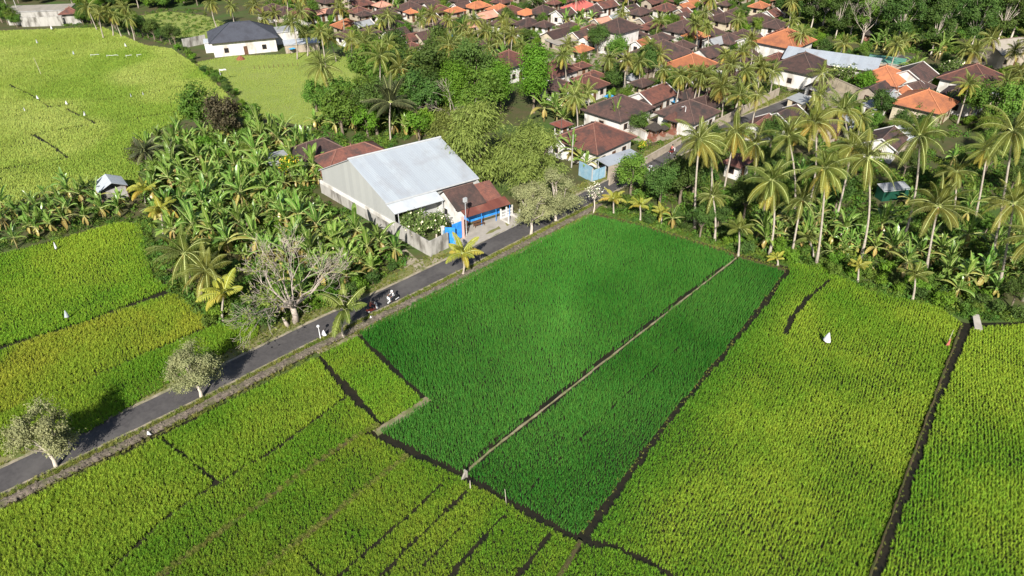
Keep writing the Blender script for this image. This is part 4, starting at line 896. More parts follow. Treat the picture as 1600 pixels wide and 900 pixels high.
for _ in range(6000):
    if nh >= 80: break
    x = rh.uniform(min(p[0] for p in VP0), max(p[0] for p in VP0)); y = rh.uniform(min(p[1] for p in VP0), max(p[1] for p in VP0)); w = rh.uniform(4.6, 7.6) if nh < 48 else rh.uniform(4.0, 5.6); d = w * rh.uniform(.7, .95)
    if not inpoly(np.array([x]), np.array([y]), VP0)[0] or any((x - a) ** 2 + (y - b) ** 2 < (r + w * .52) ** 2 for a, b, r in FOOT) or ((RN - np.array((x, y))) ** 2).sum(1).min() < 49: continue
    s = rh.choice('hrrgg'); c = rh.choice('ddddddrrrop'); wl_ = rh.choice(['white', 'cream', 'beige', 'beige']); wh_ = rh.uniform(2.15, 2.6); px, py = topx(x, y, wh_ + .52 * d / 2)
    house(px, py, w, d, s, c, wl_, wh_, 46 + rh.uniform(-8, 8), f'{TN[c]} {SN[s]} {wl_} house', barge=(s == 'g' and rh.random() < .4)); nh += 1
print('extra houses', nh)
# long metal roofed hall
lx, ly = gp(1302, 86, 5.2)
hl = thing('hall', (lx, ly, 0), R(-31), 'long hall with a blue white metal roof below the forest', 'hall')
gable_body(19, 8.4, 4.4, 1.3).build('wall', M['concrete'], hl); gable_roof(20.5, 10.5, 1.6, 4.3).build('roof', [T['b'], M['metal']], hl)
for i in range(5): opening(hl, 'window', -7.5 + i * 3.7, -4.2, 1.4, 1.6, 1.5, 0)
for s in (-1, 0, 1): FOOT.append((lx + s * 6 * math.cos(R(-31)), ly + s * 6 * math.sin(R(-31)), 5.5))
house(1386, 92, 8, 5, 's', 'g', 'beige', 3.4, -31, 'green sheet roofed shed at the end of the long hall', name='shed', cat='shed', wins=False, ov=.2, fixed=True)
house(1577, 60, 13, 9, 'g', 't', 'beige', 3.5, 20, 'low building with a tan thatch coloured roof at the forest edge', fixed=True, cat='building')
house(1398, 289, 4.8, 2.0, 's', 's', 'teal', 1.9, 12, 'green walled shed darkened for shade behind the palms', name='shed', cat='shed', wins=False, ov=.1, fixed=True)
# walled family compounds along the road
fr = lambda a, b: gp(a, b)
for a in [((952, 290), (1062, 226), 1.5, 'beige', 'long beige roadside wall past the pale blue gate'), ((985, 205), (1008, 219), 1.7, 'white', 'white side wall of the shrine compound'), ((1008, 219), (1072, 192), 1.3, 'white', 'white front wall of the shrine compound'),
          ((1292, 132), (1370, 168), 2.2, 'cream', 'long cream wall in front of the orange roofed houses'), ((1230, 128), (1285, 138), 1.8, 'white', 'white wall below the large dark roofed white house'),
          ((1110, 205), (1215, 150), 1.8, 'beige', 'beige wall along the village lane'), ((955, 110), (985, 118), 1.8, 'beige', 'beige wall near the little white shrine house'), ((1165, 213), (1180, 224), 2.4, 'white', 'short white wall beside the palms at the lane')]:
    wall_thing(*a[0], *a[1], a[2], a[3], a[4], frame=fr, cap=(.14, 'beige'))
cx, cy = wl(33, .2); cx, cy = gp(968, 246, 2.7)
cp = thing('carport', (cx, cy, 0), R(36), 'pale blue metal canopy on a beige wall beside the red brown house', 'canopy')
slab([(-3.9, -1.5, 2.65), (3.9, -1.5, 2.65), (3.9, 1.5, 2.85), (-3.9, 1.5, 2.85)], .07, [T['b'], M['metal']], 'roof', cp)
MB().box(-3.7, 3.7, -1.4, -1.25, -.1, 2.5).build('wall', M['beige'], cp)
for a in (-3.6, 0, 3.6): MB().tube([(a, 1.3, 0), (a, 1.3, 2.8)], .06, 6).build('post', M['metal'], cp)
gx_, gy_ = gp(935, 281, 0)
g2 = thing('gate', (gx_, gy_, 0), R(36), 'pale blue corrugated sheet gate beside the metal canopy', 'gate')
for a in (-1.35, .05):
    mb = MB(); mb.box(a, a + 1.3, -.03, .03, .1, 2.1)
    for i in range(9): mb.box(a + .03 + i * .14, a + .08 + i * .14, -.05, -.031, .15, 2.05)
    mb.build('gate_leaf', M['paleblue'], g2)
for a in (-1.5, 1.45): MB().box(a - .08, a + .08, -.08, .08, 0, 2.3).build('post', M['metal'], g2)
mb = MB(); mb.box(-1.5, -1.42, .1, 3.4, .0, 2.6); mb.build('side_panel', M['paleblue'], g2)
# family shrines
def shrine(px, py, sc, label, roof='thatch'):
    x, y = gp(px, py); t = thing('shrine', (x, y, 0), R(45 + rh.uniform(-5, 5)), label, 'shrine', 'family shrines', True, scale=sc)
    mb = MB(); mb.box(-.75, .75, -.75, .75, 0, .5); mb.box(-.6, .6, -.6, .6, .5, .8); mb.build('plinth', M['brick'], t)
    for a in (-.45, .45):
        for b in (-.45, .45): MB().box(a - .06, a + .06, b - .06, b + .06, .8, 1.9).build('post', M['wood'], t)
    MB().box(-.42, .42, -.05, .42, .8, 1.7).build('niche', M['brick'], t)
    hip_roof(2.0, 2.0, .95, 1.9, 0).build('roof', [M[roof] if roof == 'thatch' else T['r'], M['fascia']], t)
    FOOT.append((x, y, 1.4))
shrine(1020, 218, 1.25, 'black thatched shrine at the white compound wall'); shrine(1050, 207, 1.5, 'red tiled shrine pavilion beside the lamp post', 'r'); shrine(1036, 212, .8, 'smallest thatched shrine between the other two')
shrine(1352, 66, 1.2, 'black thatched shrine near the orange roofed house'); shrine(1186, 46, 1.5, 'black thatched shrine at the back of the village')
sx, sy = gp(985, 137)
t = thing('shrine_house', (sx, sy, 0), R(42), 'tiny white shrine house with a dark roof amid green trees', 'shrine')
MB().box(-1.3, 1.3, -1.1, 1.1, 0, 2.2).build('wall', M['white'], t); hip_roof(3.3, 3, 1.1, 2.2, .3).build('roof', [T['s'], M['fascia']], t); FOOT.append((sx, sy, 2))
struct(sheet('swept_yard', G([(960, 215), (1000, 190), (1060, 175), (1090, 190), (1065, 215), (1012, 224)]), .02, M['yard']))
struct(sheet('swept_yard', G([(1225, 135), (1290, 105), (1380, 140), (1400, 175), (1340, 185), (1260, 165)]), .02, M['yard']))
for (a, b, c, d_) in ((700, 20, 60, 22), (860, 40, 90, 25), (1010, 80, 110, 35), (1130, 60, 80, 22), (1440, 130, 60, 20), (620, 45, 60, 15), (900, 100, 60, 16)):
    struct(sheet('swept_yard', G([(a + c * math.cos(q / 9 * 6.283) * (.8 + .3 * rh.random()), b + d_ * math.sin(q / 9 * 6.283) * (.8 + .3 * rh.random())) for q in range(9)]), .016 + .0003 * (a % 7), M['yard']))
# ---------------------------------------------------------------- vegetation
rv = random.Random(21)
KEEP = []
def clear(x, y, m=0.0, roadm=3.2):
    if any((x - a) ** 2 + (y - b) ** 2 < (r + m) ** 2 for a, b, r in FOOT): return False
    d = RN - np.array((x, y)); return (d * d).sum(1).min() > (HW + roadm) ** 2
# tall coconut palms of the right hand grove: base pixel, crown pixel
for (bx, by, cx, cy, s, lb) in [
 (1085, 356, 1093, 218, 1.0, 'tall leaning coconut palm nearest the bend of the road'), (1105, 330, 1108, 232, .9, 'coconut palm just behind the first tall palm by the road bend'), (1128, 318, 1150, 206, .95, 'coconut palm with a leaning trunk in front of the white gable'),
 (1116, 378, 1114, 306, .72, 'shorter coconut palm at the corner of the emerald paddy'), (1201, 401, 1206, 282, 1.15, 'big coconut palm with a wide drooping crown behind the long paddy'), (1237, 399, 1253, 312, .75, 'coconut palm with a thin ragged crown and leaning trunk'),
 (1275, 413, 1290, 262, 1.12, 'coconut palm with a pale curved trunk at the end of the long paddy'), (1306, 342, 1332, 228, 1.0, 'coconut palm behind the curved pale trunk'), (1345, 402, 1356, 246, 1.1, 'straight tall coconut palm in front of the green walled shed'),
 (1411, 374, 1437, 212, 1.1, 'coconut palm leaning right beside the white corrugated roof'), (1447, 420, 1466, 322, 1.25, 'lower coconut palm with a wide green crown amid bananas'), (1522, 345, 1543, 232, .8, 'coconut palm with hanging dead fronds near the right edge'),
 (1541, 432, 1583, 205, 1.05, 'tallest leaning coconut palm near the right edge'), (1562, 440, 1584, 318, 1.15, 'coconut palm with a low crown near the right edge'), (1598, 470, 1622, 372, 1.15, 'coconut palm cut off by the right edge with orange drooping fronds'),
 (1262, 330, 1274, 192, 1.1, 'coconut palm standing behind the row of palms by the long paddy'), (1240, 330, 1232, 214, 1.0, 'coconut palm between the lane and the long paddy'), (1318, 300, 1318, 172, 1.0, 'coconut palm in front of the cream wall'), (1170, 310, 1180, 225, .95, 'coconut palm beside the short white wall'), (1490, 330, 1494, 268, .9, 'coconut palm half hidden among trees right of the white roof')]:
    x, y = gp(bx, by); X, Z = gray(cx, cy, y + 1.0); palm(x, y, X, y + 1.0, Z, 'palm', s, .17, lb, 'coconut palms', fixed=True); KEEP.append((x, y, 1.5))
for (bx, by, cx, cy, s, k, lb) in [
 (723, 431, 723, 396, 1.1, 'young', 'young yellow palm on the verge opposite the grey compound'), (537, 527, 538, 484, 1.25, 'younggreen', 'young green palm casting its shadow over the road'),
 (959, 335, 959, 311, .85, 'young', 'young yellow palm nearest the corner of the emerald paddy'), (1000, 346, 1000, 321, .75, 'young', 'middle one of three yellow palms along the paddy edge'), (1034, 353, 1034, 332, .65, 'young', 'smallest of three yellow palms along the paddy edge'),
 (1153, 401, 1155, 358, .9, 'younggreen', 'short green palm at the end of the pale bund'), (1215, 415, 1214, 403, .5, 'young', 'tiny yellow palm beside the long paddy corner'), (348, 503, 350, 458, 1.15, 'young', 'yellow palm at the corner of the golden plot'),
 (300, 440, 288, 396, 1.15, 'palm', 'wide low palm beside the bare grey tree'), (255, 365, 252, 330, .9, 'areca', 'yellowed palm clump next to the field hut'), (228, 320, 226, 298, .8, 'areca', 'yellow green palm clump behind the field hut'), (315, 462, 322, 424, .95, 'palm', 'low palm left of the yellow palm by the golden plot'),
 (1340, 440, 1342, 415, .6, 'young', 'small yellow palm among bananas below the tall palms'), (1425, 470, 1430, 430, .75, 'younggreen', 'small green palm above the wide paddy edge'), (1270, 400, 1262, 372, .7, 'younggreen', 'small palm behind the curved pale trunk base')]:
    x, y = gp(bx, by); X, Z = gray(cx, cy, y + .2); palm(x, y, X, y + .2, max(Z, .7), k, s, .15 if k != 'areca' else .1, lb, 'young palms', 'palm_tree', True); KEEP.append((x, y, 1.2))
for (bx, by, cx, cy, s, k, lb) in [
 (520, 192, 502, 102, 1.1, 'palm', 'leaning coconut palm standing over the pale field'), (596, 178, 594, 88, 1.05, 'palm', 'tall coconut palm left of the pair by the dark palm'), (625, 180, 626, 106, 1.05, 'palm', 'coconut palm with yellowing fronds behind the big dark palm'), (611, 222, 610, 160, 1.15, 'dark', 'big dark drooping palm behind the red brown roof'),
 (236, 276, 226, 236, .62, 'dark', 'dark drooping palm at the corner of the wide field'), (262, 272, 262, 240, .6, 'dark', 'dark spiky palm at the top of the banana grove'),
 (700, 150, 702, 70, .9, 'palm', 'coconut palm behind the small bare tree'), (885, 250, 893, 238, .6, 'areca', 'low palm clump left of the pale blue gate')]:
    x, y = gp(bx, by); X, Z = gray(cx, cy, y + .5); palm(x, y, X, y + .5, Z, k, s, .17, lb, 'coconut palms', fixed=True); KEEP.append((x, y, 1.5))
# palms of the village known by their crowns
vp = [(475,52),(500,50),(520,58),(545,62),(565,70),(455,36),(410,28),(700,30),(680,24),(720,44),(735,58),(760,48),(775,55),(785,42),(748,36),(800,55),(840,84),(868,78),(885,86),(945,92),(965,22),(1100,20),(1110,42),(1093,36),(1140,86),(1150,30),(1145,100),(1160,110),(1050,120),(1040,108),(985,92),(1090,120),(1110,116),(1125,124),(1180,124),(1190,95),(1075,112),(655,30),(610,24),(590,30),(530,12),(1000,96),(1025,84),(730,72),(715,62),(760,74),(905,150),(925,146),(440,22),(400,8),(360,8),(330,4),(1165,140),(1185,150),(1150,130),(150,22),(165,18),(180,24),(200,28),(190,12),(140,10),(1130,150),(1575,128),(1590,110),(1560,95),(1420,60),(1400,70),(1545,60),(1240,120),(1210,110),(1585,80),(1320,70),(1505,75),(1350,185),(1282,150),(580,52),(600,68),(640,88)]
kk = 0
for (cx, cy) in vp:
    hgt = rv.uniform(5, 9); x, y = gp(cx, cy, hgt)
    for tr in range(14):
        if clear(x, y, -1.2): break
        x += rv.uniform(-1.5, 1.5); y += rv.uniform(-1, 1.5)
    palm(x, y, x + rv.uniform(-1, 1), y + rv.uniform(-.6, .6), hgt, 'palm', rv.uniform(.7, .92), .16, rv.choice(['full crowned coconut palm', 'village coconut palm', 'slender coconut palm']), 'coconut palms of the village'); KEEP.append((x, y, 1.2))
# named trees
def at(px, py): return gp(px, py)
for (k, bx, by, s, lb, nm, cat, var) in [
 ('silver', 88, 730, 1.0, 'pale silvery tree on the verge near the left edge', 'roadside_tree', 'tree', 0), ('silver', 315, 622, .95, 'pale silvery tree leaning over the road by the golden plot', 'roadside_tree', 'tree', 1),
 ('silver', 830, 366, 1.15, 'pale silvery tree on the road bank below the olive tree', 'roadside_tree', 'tree', 2), ('silver', 868, 346, 1.2, 'silvery tree with a thick trunk beside the road right of its twin', 'roadside_tree', 'tree', 3),
 ('whitefrangi', 927, 334, 1.15, 'white flowering frangipani at the corner of the emerald paddy', 'frangipani_tree', 'tree', 0), ('frangi', 655, 372, 1.05, 'flowering frangipani spilling over the grey compound wall', 'frangipani_tree', 'tree', 0), ('frangi', 682, 372, .95, 'flowering frangipani close beside the blue gate', 'frangipani_tree', 'tree', 1), ('frangi', 640, 362, .8, 'flowering frangipani under the lean to roof', 'frangipani_tree', 'tree', 1),
 ('bamboo', 752, 288, 1.08, 'huge olive feathery tree right of the warehouse', 'feathery_tree', 'tree', 0), ('bamboo', 828, 300, .95, 'olive feathery tree behind the silvery roadside trees', 'feathery_tree', 'tree', 1), ('bamboo', 715, 248, .8, 'olive feathery tree behind the warehouse roof', 'feathery_tree', 'tree', 1),
 ('column', 834, 176, 1.22, 'columnar dense green tree beside the red brown pyramid roof', 'columnar_tree', 'tree', 0), ('column', 782, 178, 1.0, 'columnar green tree left of the taller columnar tree', 'columnar_tree', 'tree', 0), ('deep', 745, 172, 1.45, 'dark tree between the bare tree and the columnar tree', 'broadleaf_tree', 'tree', 0),
 ('deep', 665, 168, 1.55, 'broad dark green tree left of the small bare tree', 'broadleaf_tree', 'tree', 1), ('column', 712, 190, 1.05, 'ivy covered green tree directly behind the small bare tree', 'columnar_tree', 'tree', 0), ('mid', 532, 196, 1.5, 'loose green tree under the leaning palm by the pale field', 'broadleaf_tree', 'tree', 0), ('mid', 495, 175, .9, 'thin green tree left of the leaning palm', 'broadleaf_tree', 'tree', 1),
 ('deep', 590, 212, 1.15, 'dark tree at the foot of the big dark palm', 'broadleaf_tree', 'tree', 2), ('bright', 655, 222, 1.15, 'yellow green large leaved tree behind the warehouse', 'broadleaf_tree', 'tree', 0), ('bright', 664, 212, 1.0, 'bright green tree below the small bare tree', 'broadleaf_tree', 'tree', 1),
 ('mid', 322, 216, 1.3, 'round green tree at the top of the banana grove', 'broadleaf_tree', 'tree', 2), ('purple', 358, 222, 1.5, 'round dusky purple tree at the top of the banana grove', 'broadleaf_tree', 'tree', 0), ('purple', 236, 268, .95, 'dusky shrub like tree behind the field hut', 'broadleaf_tree', 'tree', 0), ('yellow', 458, 285, 1.0, 'yellow flowering tree by the brick house', 'flowering_tree', 'tree', 0), ('mid', 400, 212, .8, 'green tree beside the dusky round tree', 'broadleaf_tree', 'tree', 1),
 ('mid', 985, 305, .95, 'green roadside tree across from the pale blue gate', 'broadleaf_tree', 'tree', 1), ('deep', 1030, 325, .8, 'dark dense tree right of the roadside palms', 'broadleaf_tree', 'tree', 0), ('deep', 1062, 318, .9, 'dark dense tree behind the three yellow palms', 'broadleaf_tree', 'tree', 1), ('deep', 1160, 345, .75, 'dark tree in the shade of the tall palms', 'broadleaf_tree', 'tree', 2), ('mid', 1350, 372, .55, 'low round green bush tree between tall palm trunks', 'broadleaf_tree', 'tree', 2),
 ('mid', 962, 100, 1.1, 'round green tree in front of the two storey house', 'broadleaf_tree', 'tree', 0), ('deep', 958, 148, .8, 'dark green tree beside the tiny white shrine house', 'broadleaf_tree', 'tree', 1), ('deep', 1010, 125, .8, 'dark green tree right of the tiny white shrine house', 'broadleaf_tree', 'tree', 0), ('bright', 1155, 62, 1.0, 'bright round tree in front of the dark gable', 'broadleaf_tree', 'tree', 0), ('bright', 1345, 150, 1.05, 'bright green tree beside the cream wall', 'broadleaf_tree', 'tree', 1),
 ('frangi', 1310, 135, 1.3, 'pale flowering frangipani in front of the large white house', 'frangipani_tree', 'tree', 0), ('frangi', 1478, 132, 1.4, 'pale frangipani between the orange pyramid and the red brown roof', 'frangipani_tree', 'tree', 1), ('frangi', 1432, 192, 1.1, 'flowering frangipani at the cream house wall', 'frangipani_tree', 'tree', 0), ('deep', 1372, 190, .75, 'dark green tree left of the cream house', 'broadleaf_tree', 'tree', 1), ('mid', 1512, 190, 1.3, 'broad green tree below the teal edged roof', 'broadleaf_tree', 'tree', 0), ('mid', 1555, 205, 1.2, 'broad green tree near the right edge below the village', 'broadleaf_tree', 'tree', 1), ('mid', 1585, 170, 1.1, 'green tree at the right edge beside the red brown roof', 'broadleaf_tree', 'tree', 2),
 ('bright', 1005, 205, .5, 'small green tree in the shrine yard', 'broadleaf_tree', 'tree', 1), ('yellow', 1003, 236, .45, 'orange yellow shrub at the roadside wall', 'flowering_shrub', 'shrub', 0), ('mid', 990, 10, .8, 'bright round tree at the back of the village', 'broadleaf_tree', 'tree', 0)]:
    x, y = at(bx, by); plant(k, x, y, s, lb, None, nm, cat, fixed=True, var=var); KEEP.append((x, y, 1.6))
# bare trees
def bare(px, py, h, depth, seed, label, lean=(0, 0, 1), n0=5, ln=2.2, rad=.26):
    x, y = gp(px, py); t = thing('bare_tree', (x, y, 0), 0, label, 'tree'); r = random.Random(seed)
    mb = MB(); mb.tube([(0, 0, -.1), (.1, .05, h * .12), (0, 0, h * .25)], [rad * 1.5, rad * 1.1, rad], 8); mb.build('trunk', M['deadwood'], t, True)
    mb = MB(); tips = []
    for i in range(n0):
        a = i * 6.283 / n0 + r.uniform(-.3, .3); e = r.uniform(.35, 1.0)
        limbs(mb, r, Vector((0, 0, h * .23)), Vector((math.cos(a) * (1 - e * .5), math.sin(a) * (1 - e * .5), e)).normalized(), ln * r.uniform(.8, 1.15), rad * .5, depth, .12, (2, 3), .55, tips, mins=.016)
    mb.build('branches', M['deadwood'], t)
    KEEP.append((x, y, 2)); return t, tips
for q in ((706, 206), (700, 216), (716, 214)): KEEP.append((*gp(*q), 4.5))
t, tips = bare(462, 503, 9.0, 5, 5, 'big bare grey tree with spreading limbs beside the road', n0=8, ln=2.75, rad=.32)
rl_ = random.Random(8); mb = MB()
for p, d in tips:
    if rl_.random() < .10 and p.x < 1:
        for j in range(7): leaf_quad(mb, p + Vector((rl_.gauss(0, .3), rl_.gauss(0, .3), rl_.gauss(0, .25))), Vector((rl_.gauss(0, 1), rl_.gauss(0, 1), 1)), .3, rl_)
mb.build('leaves', L['olive'], t)
bare(706, 199, 10, 4, 9, 'small bare pale tree amid the dark trees', n0=6, ln=2.3, rad=.2)
bare(1345, 70, 13, 4, 12, 'bare pale tree at the edge of the tall forest', n0=4, ln=3.2, rad=.2)
# lower wood in the right grove, forest at the top right, hedge in the upper left
def fill(poly, n, fn, mind, tries=40, m=0.0, roadm=3.2, z=0):
    P = G(poly); xs_ = [p[0] for p in P]; ys_ = [p[1] for p in P]; c = 0
    pts = []
    for _ in range(n * tries):
        if c >= n: break
        x = rv.uniform(min(xs_), max(xs_)); y = rv.uniform(min(ys_), max(ys_))
        if not inpoly(np.array([x]), np.array([y]), P)[0]: continue
        if any((x - a) ** 2 + (y - b) ** 2 < mind * mind for a, b in pts) or any((x - a) ** 2 + (y - b) ** 2 < (r * .55 + mind * .3) ** 2 for a, b, r in KEEP): continue
        if not clear(x, y, m, roadm): continue
        pts.append((x, y)); fn(x, y); c += 1
    for a, b in pts: KEEP.append((a, b, mind * .8))
    return c
RG = [(940, 328), (985, 300), (1062, 252), (1130, 232), (1200, 200), (1300, 205), (1390, 235), (1470, 235), (1600, 225), (1700, 230), (1760, 480), (1600, 500), (1512, 498), (1440, 476), (1335, 440), (1240, 412), (1150, 392), (1080, 374), (1000, 348)]
RGF = [(1180, 395), (1240, 395), (1340, 420), (1450, 455), (1520, 480), (1700, 480), (1700, 400), (1560, 380), (1450, 380), (1350, 360), (1260, 350), (1180, 350)]
fill(RGF, 42, lambda x, y: banana(x, y, rv.uniform(.8, 1.25), 'arching banana plant'), 1.9, m=-1)
fill(RG, 24, lambda x, y: plant(rv.choice(['deep', 'deep', 'mid']), x, y, rv.uniform(.45, .75), 'dark bushy grove tree', 'trees of the palm grove'), 4.2)
fill(RG, 16, lambda x, y: banana(x, y, rv.uniform(.8, 1.1), 'shaded banana plant'), 2.6, m=-.5)
fill([(1000, 350), (1080, 372), (1150, 394), (1240, 412), (1335, 440), (1440, 476), (1510, 498), (1600, 498), (1600, 470), (1440, 440), (1300, 408), (1150, 372), (1010, 330)], 55, lambda x, y: plant('shrub', x, y, rv.uniform(.6, 1.0), 'paddy edge shrub', 'shrubs along the paddy edge', 'shrub', 'shrub'), 1.5)
fill([(1385, 206), (1440, 216), (1510, 205), (1600, 190), (1680, 200), (1680, 245), (1470, 250), (1400, 240)], 9, lambda x, y: plant(rv.choice(['mid', 'deep', 'mid']), x, y, rv.uniform(.55, .85), 'bushy green village edge tree', 'trees below the village'), 3.4, m=-1)
FOR = [(1235, 45), (1290, 62), (1380, 72), (1420, 90), (1500, 85), (1560, 92), (1640, 70), (1760, 40), (1760, -38), (1225, -38), (1228, 10)]
fill(FOR, 120, lambda x, y: plant(rv.choice(['forest', 'forest', 'forest', 'forestmid', 'deep']), x, y, rv.uniform(.8, 1.15), 'tall dark forest tree', 'trees of the forest edge', 'forest_tree'), 3.6, m=-1)
fill([(1360, 82), (1410, 95), (1470, 100), (1480, 80), (1400, 68)], 14, lambda x, y: banana(x, y, rv.uniform(1.0, 1.5), 'forest edge banana plant'), 2.2, m=-2.5)
for (x0, y0, x1, y1, n, k, s) in [(120, 32, 180, 46, 7, 'deep', .55), (175, 44, 275, 72, 13, 'deep', .48), (105, 32, 150, 40, 5, 'mid', .5), (-20, 28, 34, 44, 7, 'mid', .75), (150, 30, 215, 40, 5, 'mid', .6)]:
    for i in range(n):
        q = (i + .5) / n; x, y = gp(x0 + (x1 - x0) * q, y0 + (y1 - y0) * q); plant(k, x + rv.uniform(-1, 1), y + rv.uniform(-1, 1), s * rv.uniform(.75, 1.2), 'dark hedge tree' if k == 'deep' else 'leafy field edge tree', 'trees at the field edge')
fill([(275, 76), (300, 98), (335, 130), (375, 168), (395, 182), (408, 182), (352, 130), (310, 98), (285, 74)], 30, lambda x, y: plant('shrub', x, y, rv.uniform(.5, .85), 'low ditch shrub', 'shrubs in the field ditch', 'shrub', 'shrub'), 1.4)
# banana groves
BG = [(222, 232), (300, 214), (400, 212), (480, 222), (520, 245), (500, 300), (560, 345), (625, 385), (610, 410), (560, 425), (480, 440), (420, 420), (330, 400), (262, 380), (240, 330), (245, 290)]
CB = lambda x, y: not inpoly(np.array([x]), np.array([y]), [wl(-7.0, 30), wl(-6.5, 12), wl(-5.0, 7), wl(-1.8, 3), wl(-1.0, -1), wl(20, -1), wl(20, 30)])[0]
fill(BG, 150, lambda x, y: CB(x, y) and banana(x, y, rv.uniform(.65, 1.45), 'broad leaved banana plant'), 1.35, m=-1)
fill([(-60, 352), (0, 338), (80, 306), (140, 302), (190, 318), (205, 345), (150, 352), (85, 376), (0, 396), (-60, 412)], 40, lambda x, y: banana(x, y, rv.uniform(.7, 1.05), 'paddy row banana plant'), 1.4, m=-2)
fill([(430, 500), (540, 458), (640, 405), (610, 402), (540, 428), (470, 460), (400, 500)], 9, lambda x, y: CB(x, y) and banana(x, y, rv.uniform(.8, 1.1), 'roadside banana plant'), 2.4, m=-1, roadm=2)
fill([(400, 200), (600, 215), (690, 222), (690, 205), (560, 195)], 10, lambda x, y: banana(x, y, rv.uniform(1, 1.3), 'tall banana plant'), 2.2, m=-.5)
for (px, py) in [(905, 262), (893, 255), (915, 270), (880, 200), (865, 178), (880, 170), (895, 175), (905, 180), (960, 205), (850, 190), (870, 195), (900, 160)]:
    x, y = gp(px, py); banana(x, y, rv.uniform(1.1, 1.5), 'large village banana plant')
fill([(330, 510), (390, 515), (450, 500), (560, 462), (640, 408), (600, 410), (500, 450), (400, 470), (330, 470)], 46, lambda x, y: CB(x, y) and plant('shrub', x, y, rv.uniform(.6, 1.15), 'leafy road bank shrub', 'shrubs along the road', 'shrub', 'shrub'), 1.35, roadm=1.6)
fill([(250, 250), (330, 215), (480, 225), (500, 290), (450, 400), (330, 440), (270, 420)], 20, lambda x, y: CB(x, y) and plant(rv.choice(['shrub', 'mid', 'bright']), x, y, rv.uniform(.5, .8), 'green tree among bananas', 'trees among the bananas'), 4)
for q in ((834, 180), (824, 190), (840, 192), (786, 188)): KEEP.append((*gp(*q), 4.5))
MF = [(480, 200), (560, 150), (600, 110), (690, 118), (740, 150), (775, 185), (775, 206), (760, 208), (690, 205), (600, 228)]
fill(MF, 34, lambda x, y: CB(x, y) and plant(rv.choice(['deep', 'deep', 'mid', 'mid', 'bright']), x, y, rv.uniform(.95, 1.4), 'leafy green wood tree', 'trees of the wood'), 3.0, m=.3)
# between the houses
VIL = [(395, -30), (1235, -30), (1235, 50), (1420, 100), (1600, 110), (1660, 200), (1500, 215), (1390, 225), (1250, 190), (1160, 240), (1080, 240), (940, 285), (905, 215), (850, 160), (780, 140), (640, 110), (600, 80), (500, 75), (430, 48)]
fill(VIL, 34, lambda x, y: palm(x, y, x + rv.uniform(-1.2, 1.2), y + rv.uniform(-.6, .6), rv.uniform(5, 9.5), 'palm', rv.uniform(.72, .95), .16, rv.choice(['full crowned coconut palm', 'village coconut palm', 'slender coconut palm']), 'coconut palms of the village'), 4.0, m=-1.6)
fill(VIL, 118, lambda x, y: plant(rv.choice(['mid', 'mid', 'bright', 'bright', 'deep', 'frangi']), x, y, rv.uniform(.45, .9), rv.choice(['round green garden tree', 'small leafy garden tree']), 'garden trees of the village'), 2.3, m=-1.5)
fill(VIL, 24, lambda x, y: banana(x, y, rv.uniform(.9, 1.4), 'garden banana plant'), 2.6, m=-1.2)
TOPB = [(380, -34), (1240, -34), (1240, 4), (380, 4)]
fill(TOPB, 0, lambda x, y: plant(rv.choice(['mid', 'deep', 'mid', 'forestmid']), x, y, rv.uniform(.7, 1.0), 'leafy village edge tree', 'trees behind the village'), 5.0, m=-1)
fill(TOPB, 22, lambda x, y: palm(x, y, x, y, rv.uniform(6, 10), 'palm', .95, .16, 'distant coconut palm', 'far palms'), 5.0, m=-1)
BACK = [(-100, 8), (300, 14), (400, -4), (395, -34), (-140, -34)]
fill(BACK, 34, lambda x, y: (palm(x, y, x, y, rv.uniform(6, 10), 'palm', .95, .16, 'distant coconut palm', 'far palms') if rv.random() < .45 else plant(rv.choice(['deep', 'mid']), x, y, rv.uniform(.7, 1.0), 'distant leafy tree', 'far trees')), 5.5, m=-1)
# ground cover and far woods
def cover(name, poly, dens, label, smin=.7, smax=1.3, m=-.6, roadm=2.2, ng=UNDER, skip=None):
    P = G(poly); A = abs(sum(P[i][0] * P[(i + 1) % len(P)][1] - P[(i + 1) % len(P)][0] * P[i][1] for i in range(len(P)))) / 2; n = int(A * dens)
    x = rs.uniform(min(p[0] for p in P), max(p[0] for p in P), n * 3); y = rs.uniform(min(p[1] for p in P), max(p[1] for p in P), n * 3)
    k = inpoly(x, y, P); x, y = x[k][:n], y[k][:n]; k = np.ones(len(x), bool)
    for a, b, r in FOOT: k &= (x - a) ** 2 + (y - b) ** 2 > (r + m) ** 2
    k &= dseg(x, y, ROAD) > HW + roadm; k &= vnoise(x, y, 3.5, 60) > .22
    if skip is not None: k &= ~inpoly(x, y, skip)
    x, y = x[k], y[k]; return stuff(scatter(name, ng, x, y, np.zeros(len(x)), smin + (smax - smin) * rs.rand(len(x)), tilt=.2), label, 'undergrowth')
SUCK = proto_coll('banana_sucker', [b[0] for b in BAN])
YARD = [wl(-.6, 30), wl(-.6, -1), wl(18, -4), wl(20, 30)]
cover('undergrowth', RG, 1.05, 'leafy undergrowth beneath the right hand palm grove', .6, 1.4)
cover('undergrowth', [(222, 228), (300, 205), (400, 195), (480, 205), (600, 222), (700, 262), (640, 405), (560, 462), (450, 500), (395, 512), (332, 508), (270, 455), (238, 400), (225, 352)], 1.1, 'leafy undergrowth beneath the banana grove', .6, 1.3, roadm=1.6, skip=YARD)
cover('undergrowth', [(-260, 440), (-60, 350), (0, 334), (85, 303), (150, 298), (212, 300), (222, 350), (150, 354), (85, 378), (0, 398), (-260, 470)], 1.3, 'low green plants beneath the banana row', .45, .9)
cover('undergrowth', MF, .9, 'leafy undergrowth in the wood behind the warehouse', .7, 1.4, skip=YARD)
cover('undergrowth', VIL, .45, 'garden plants between the village houses', .5, 1.2, m=.2)
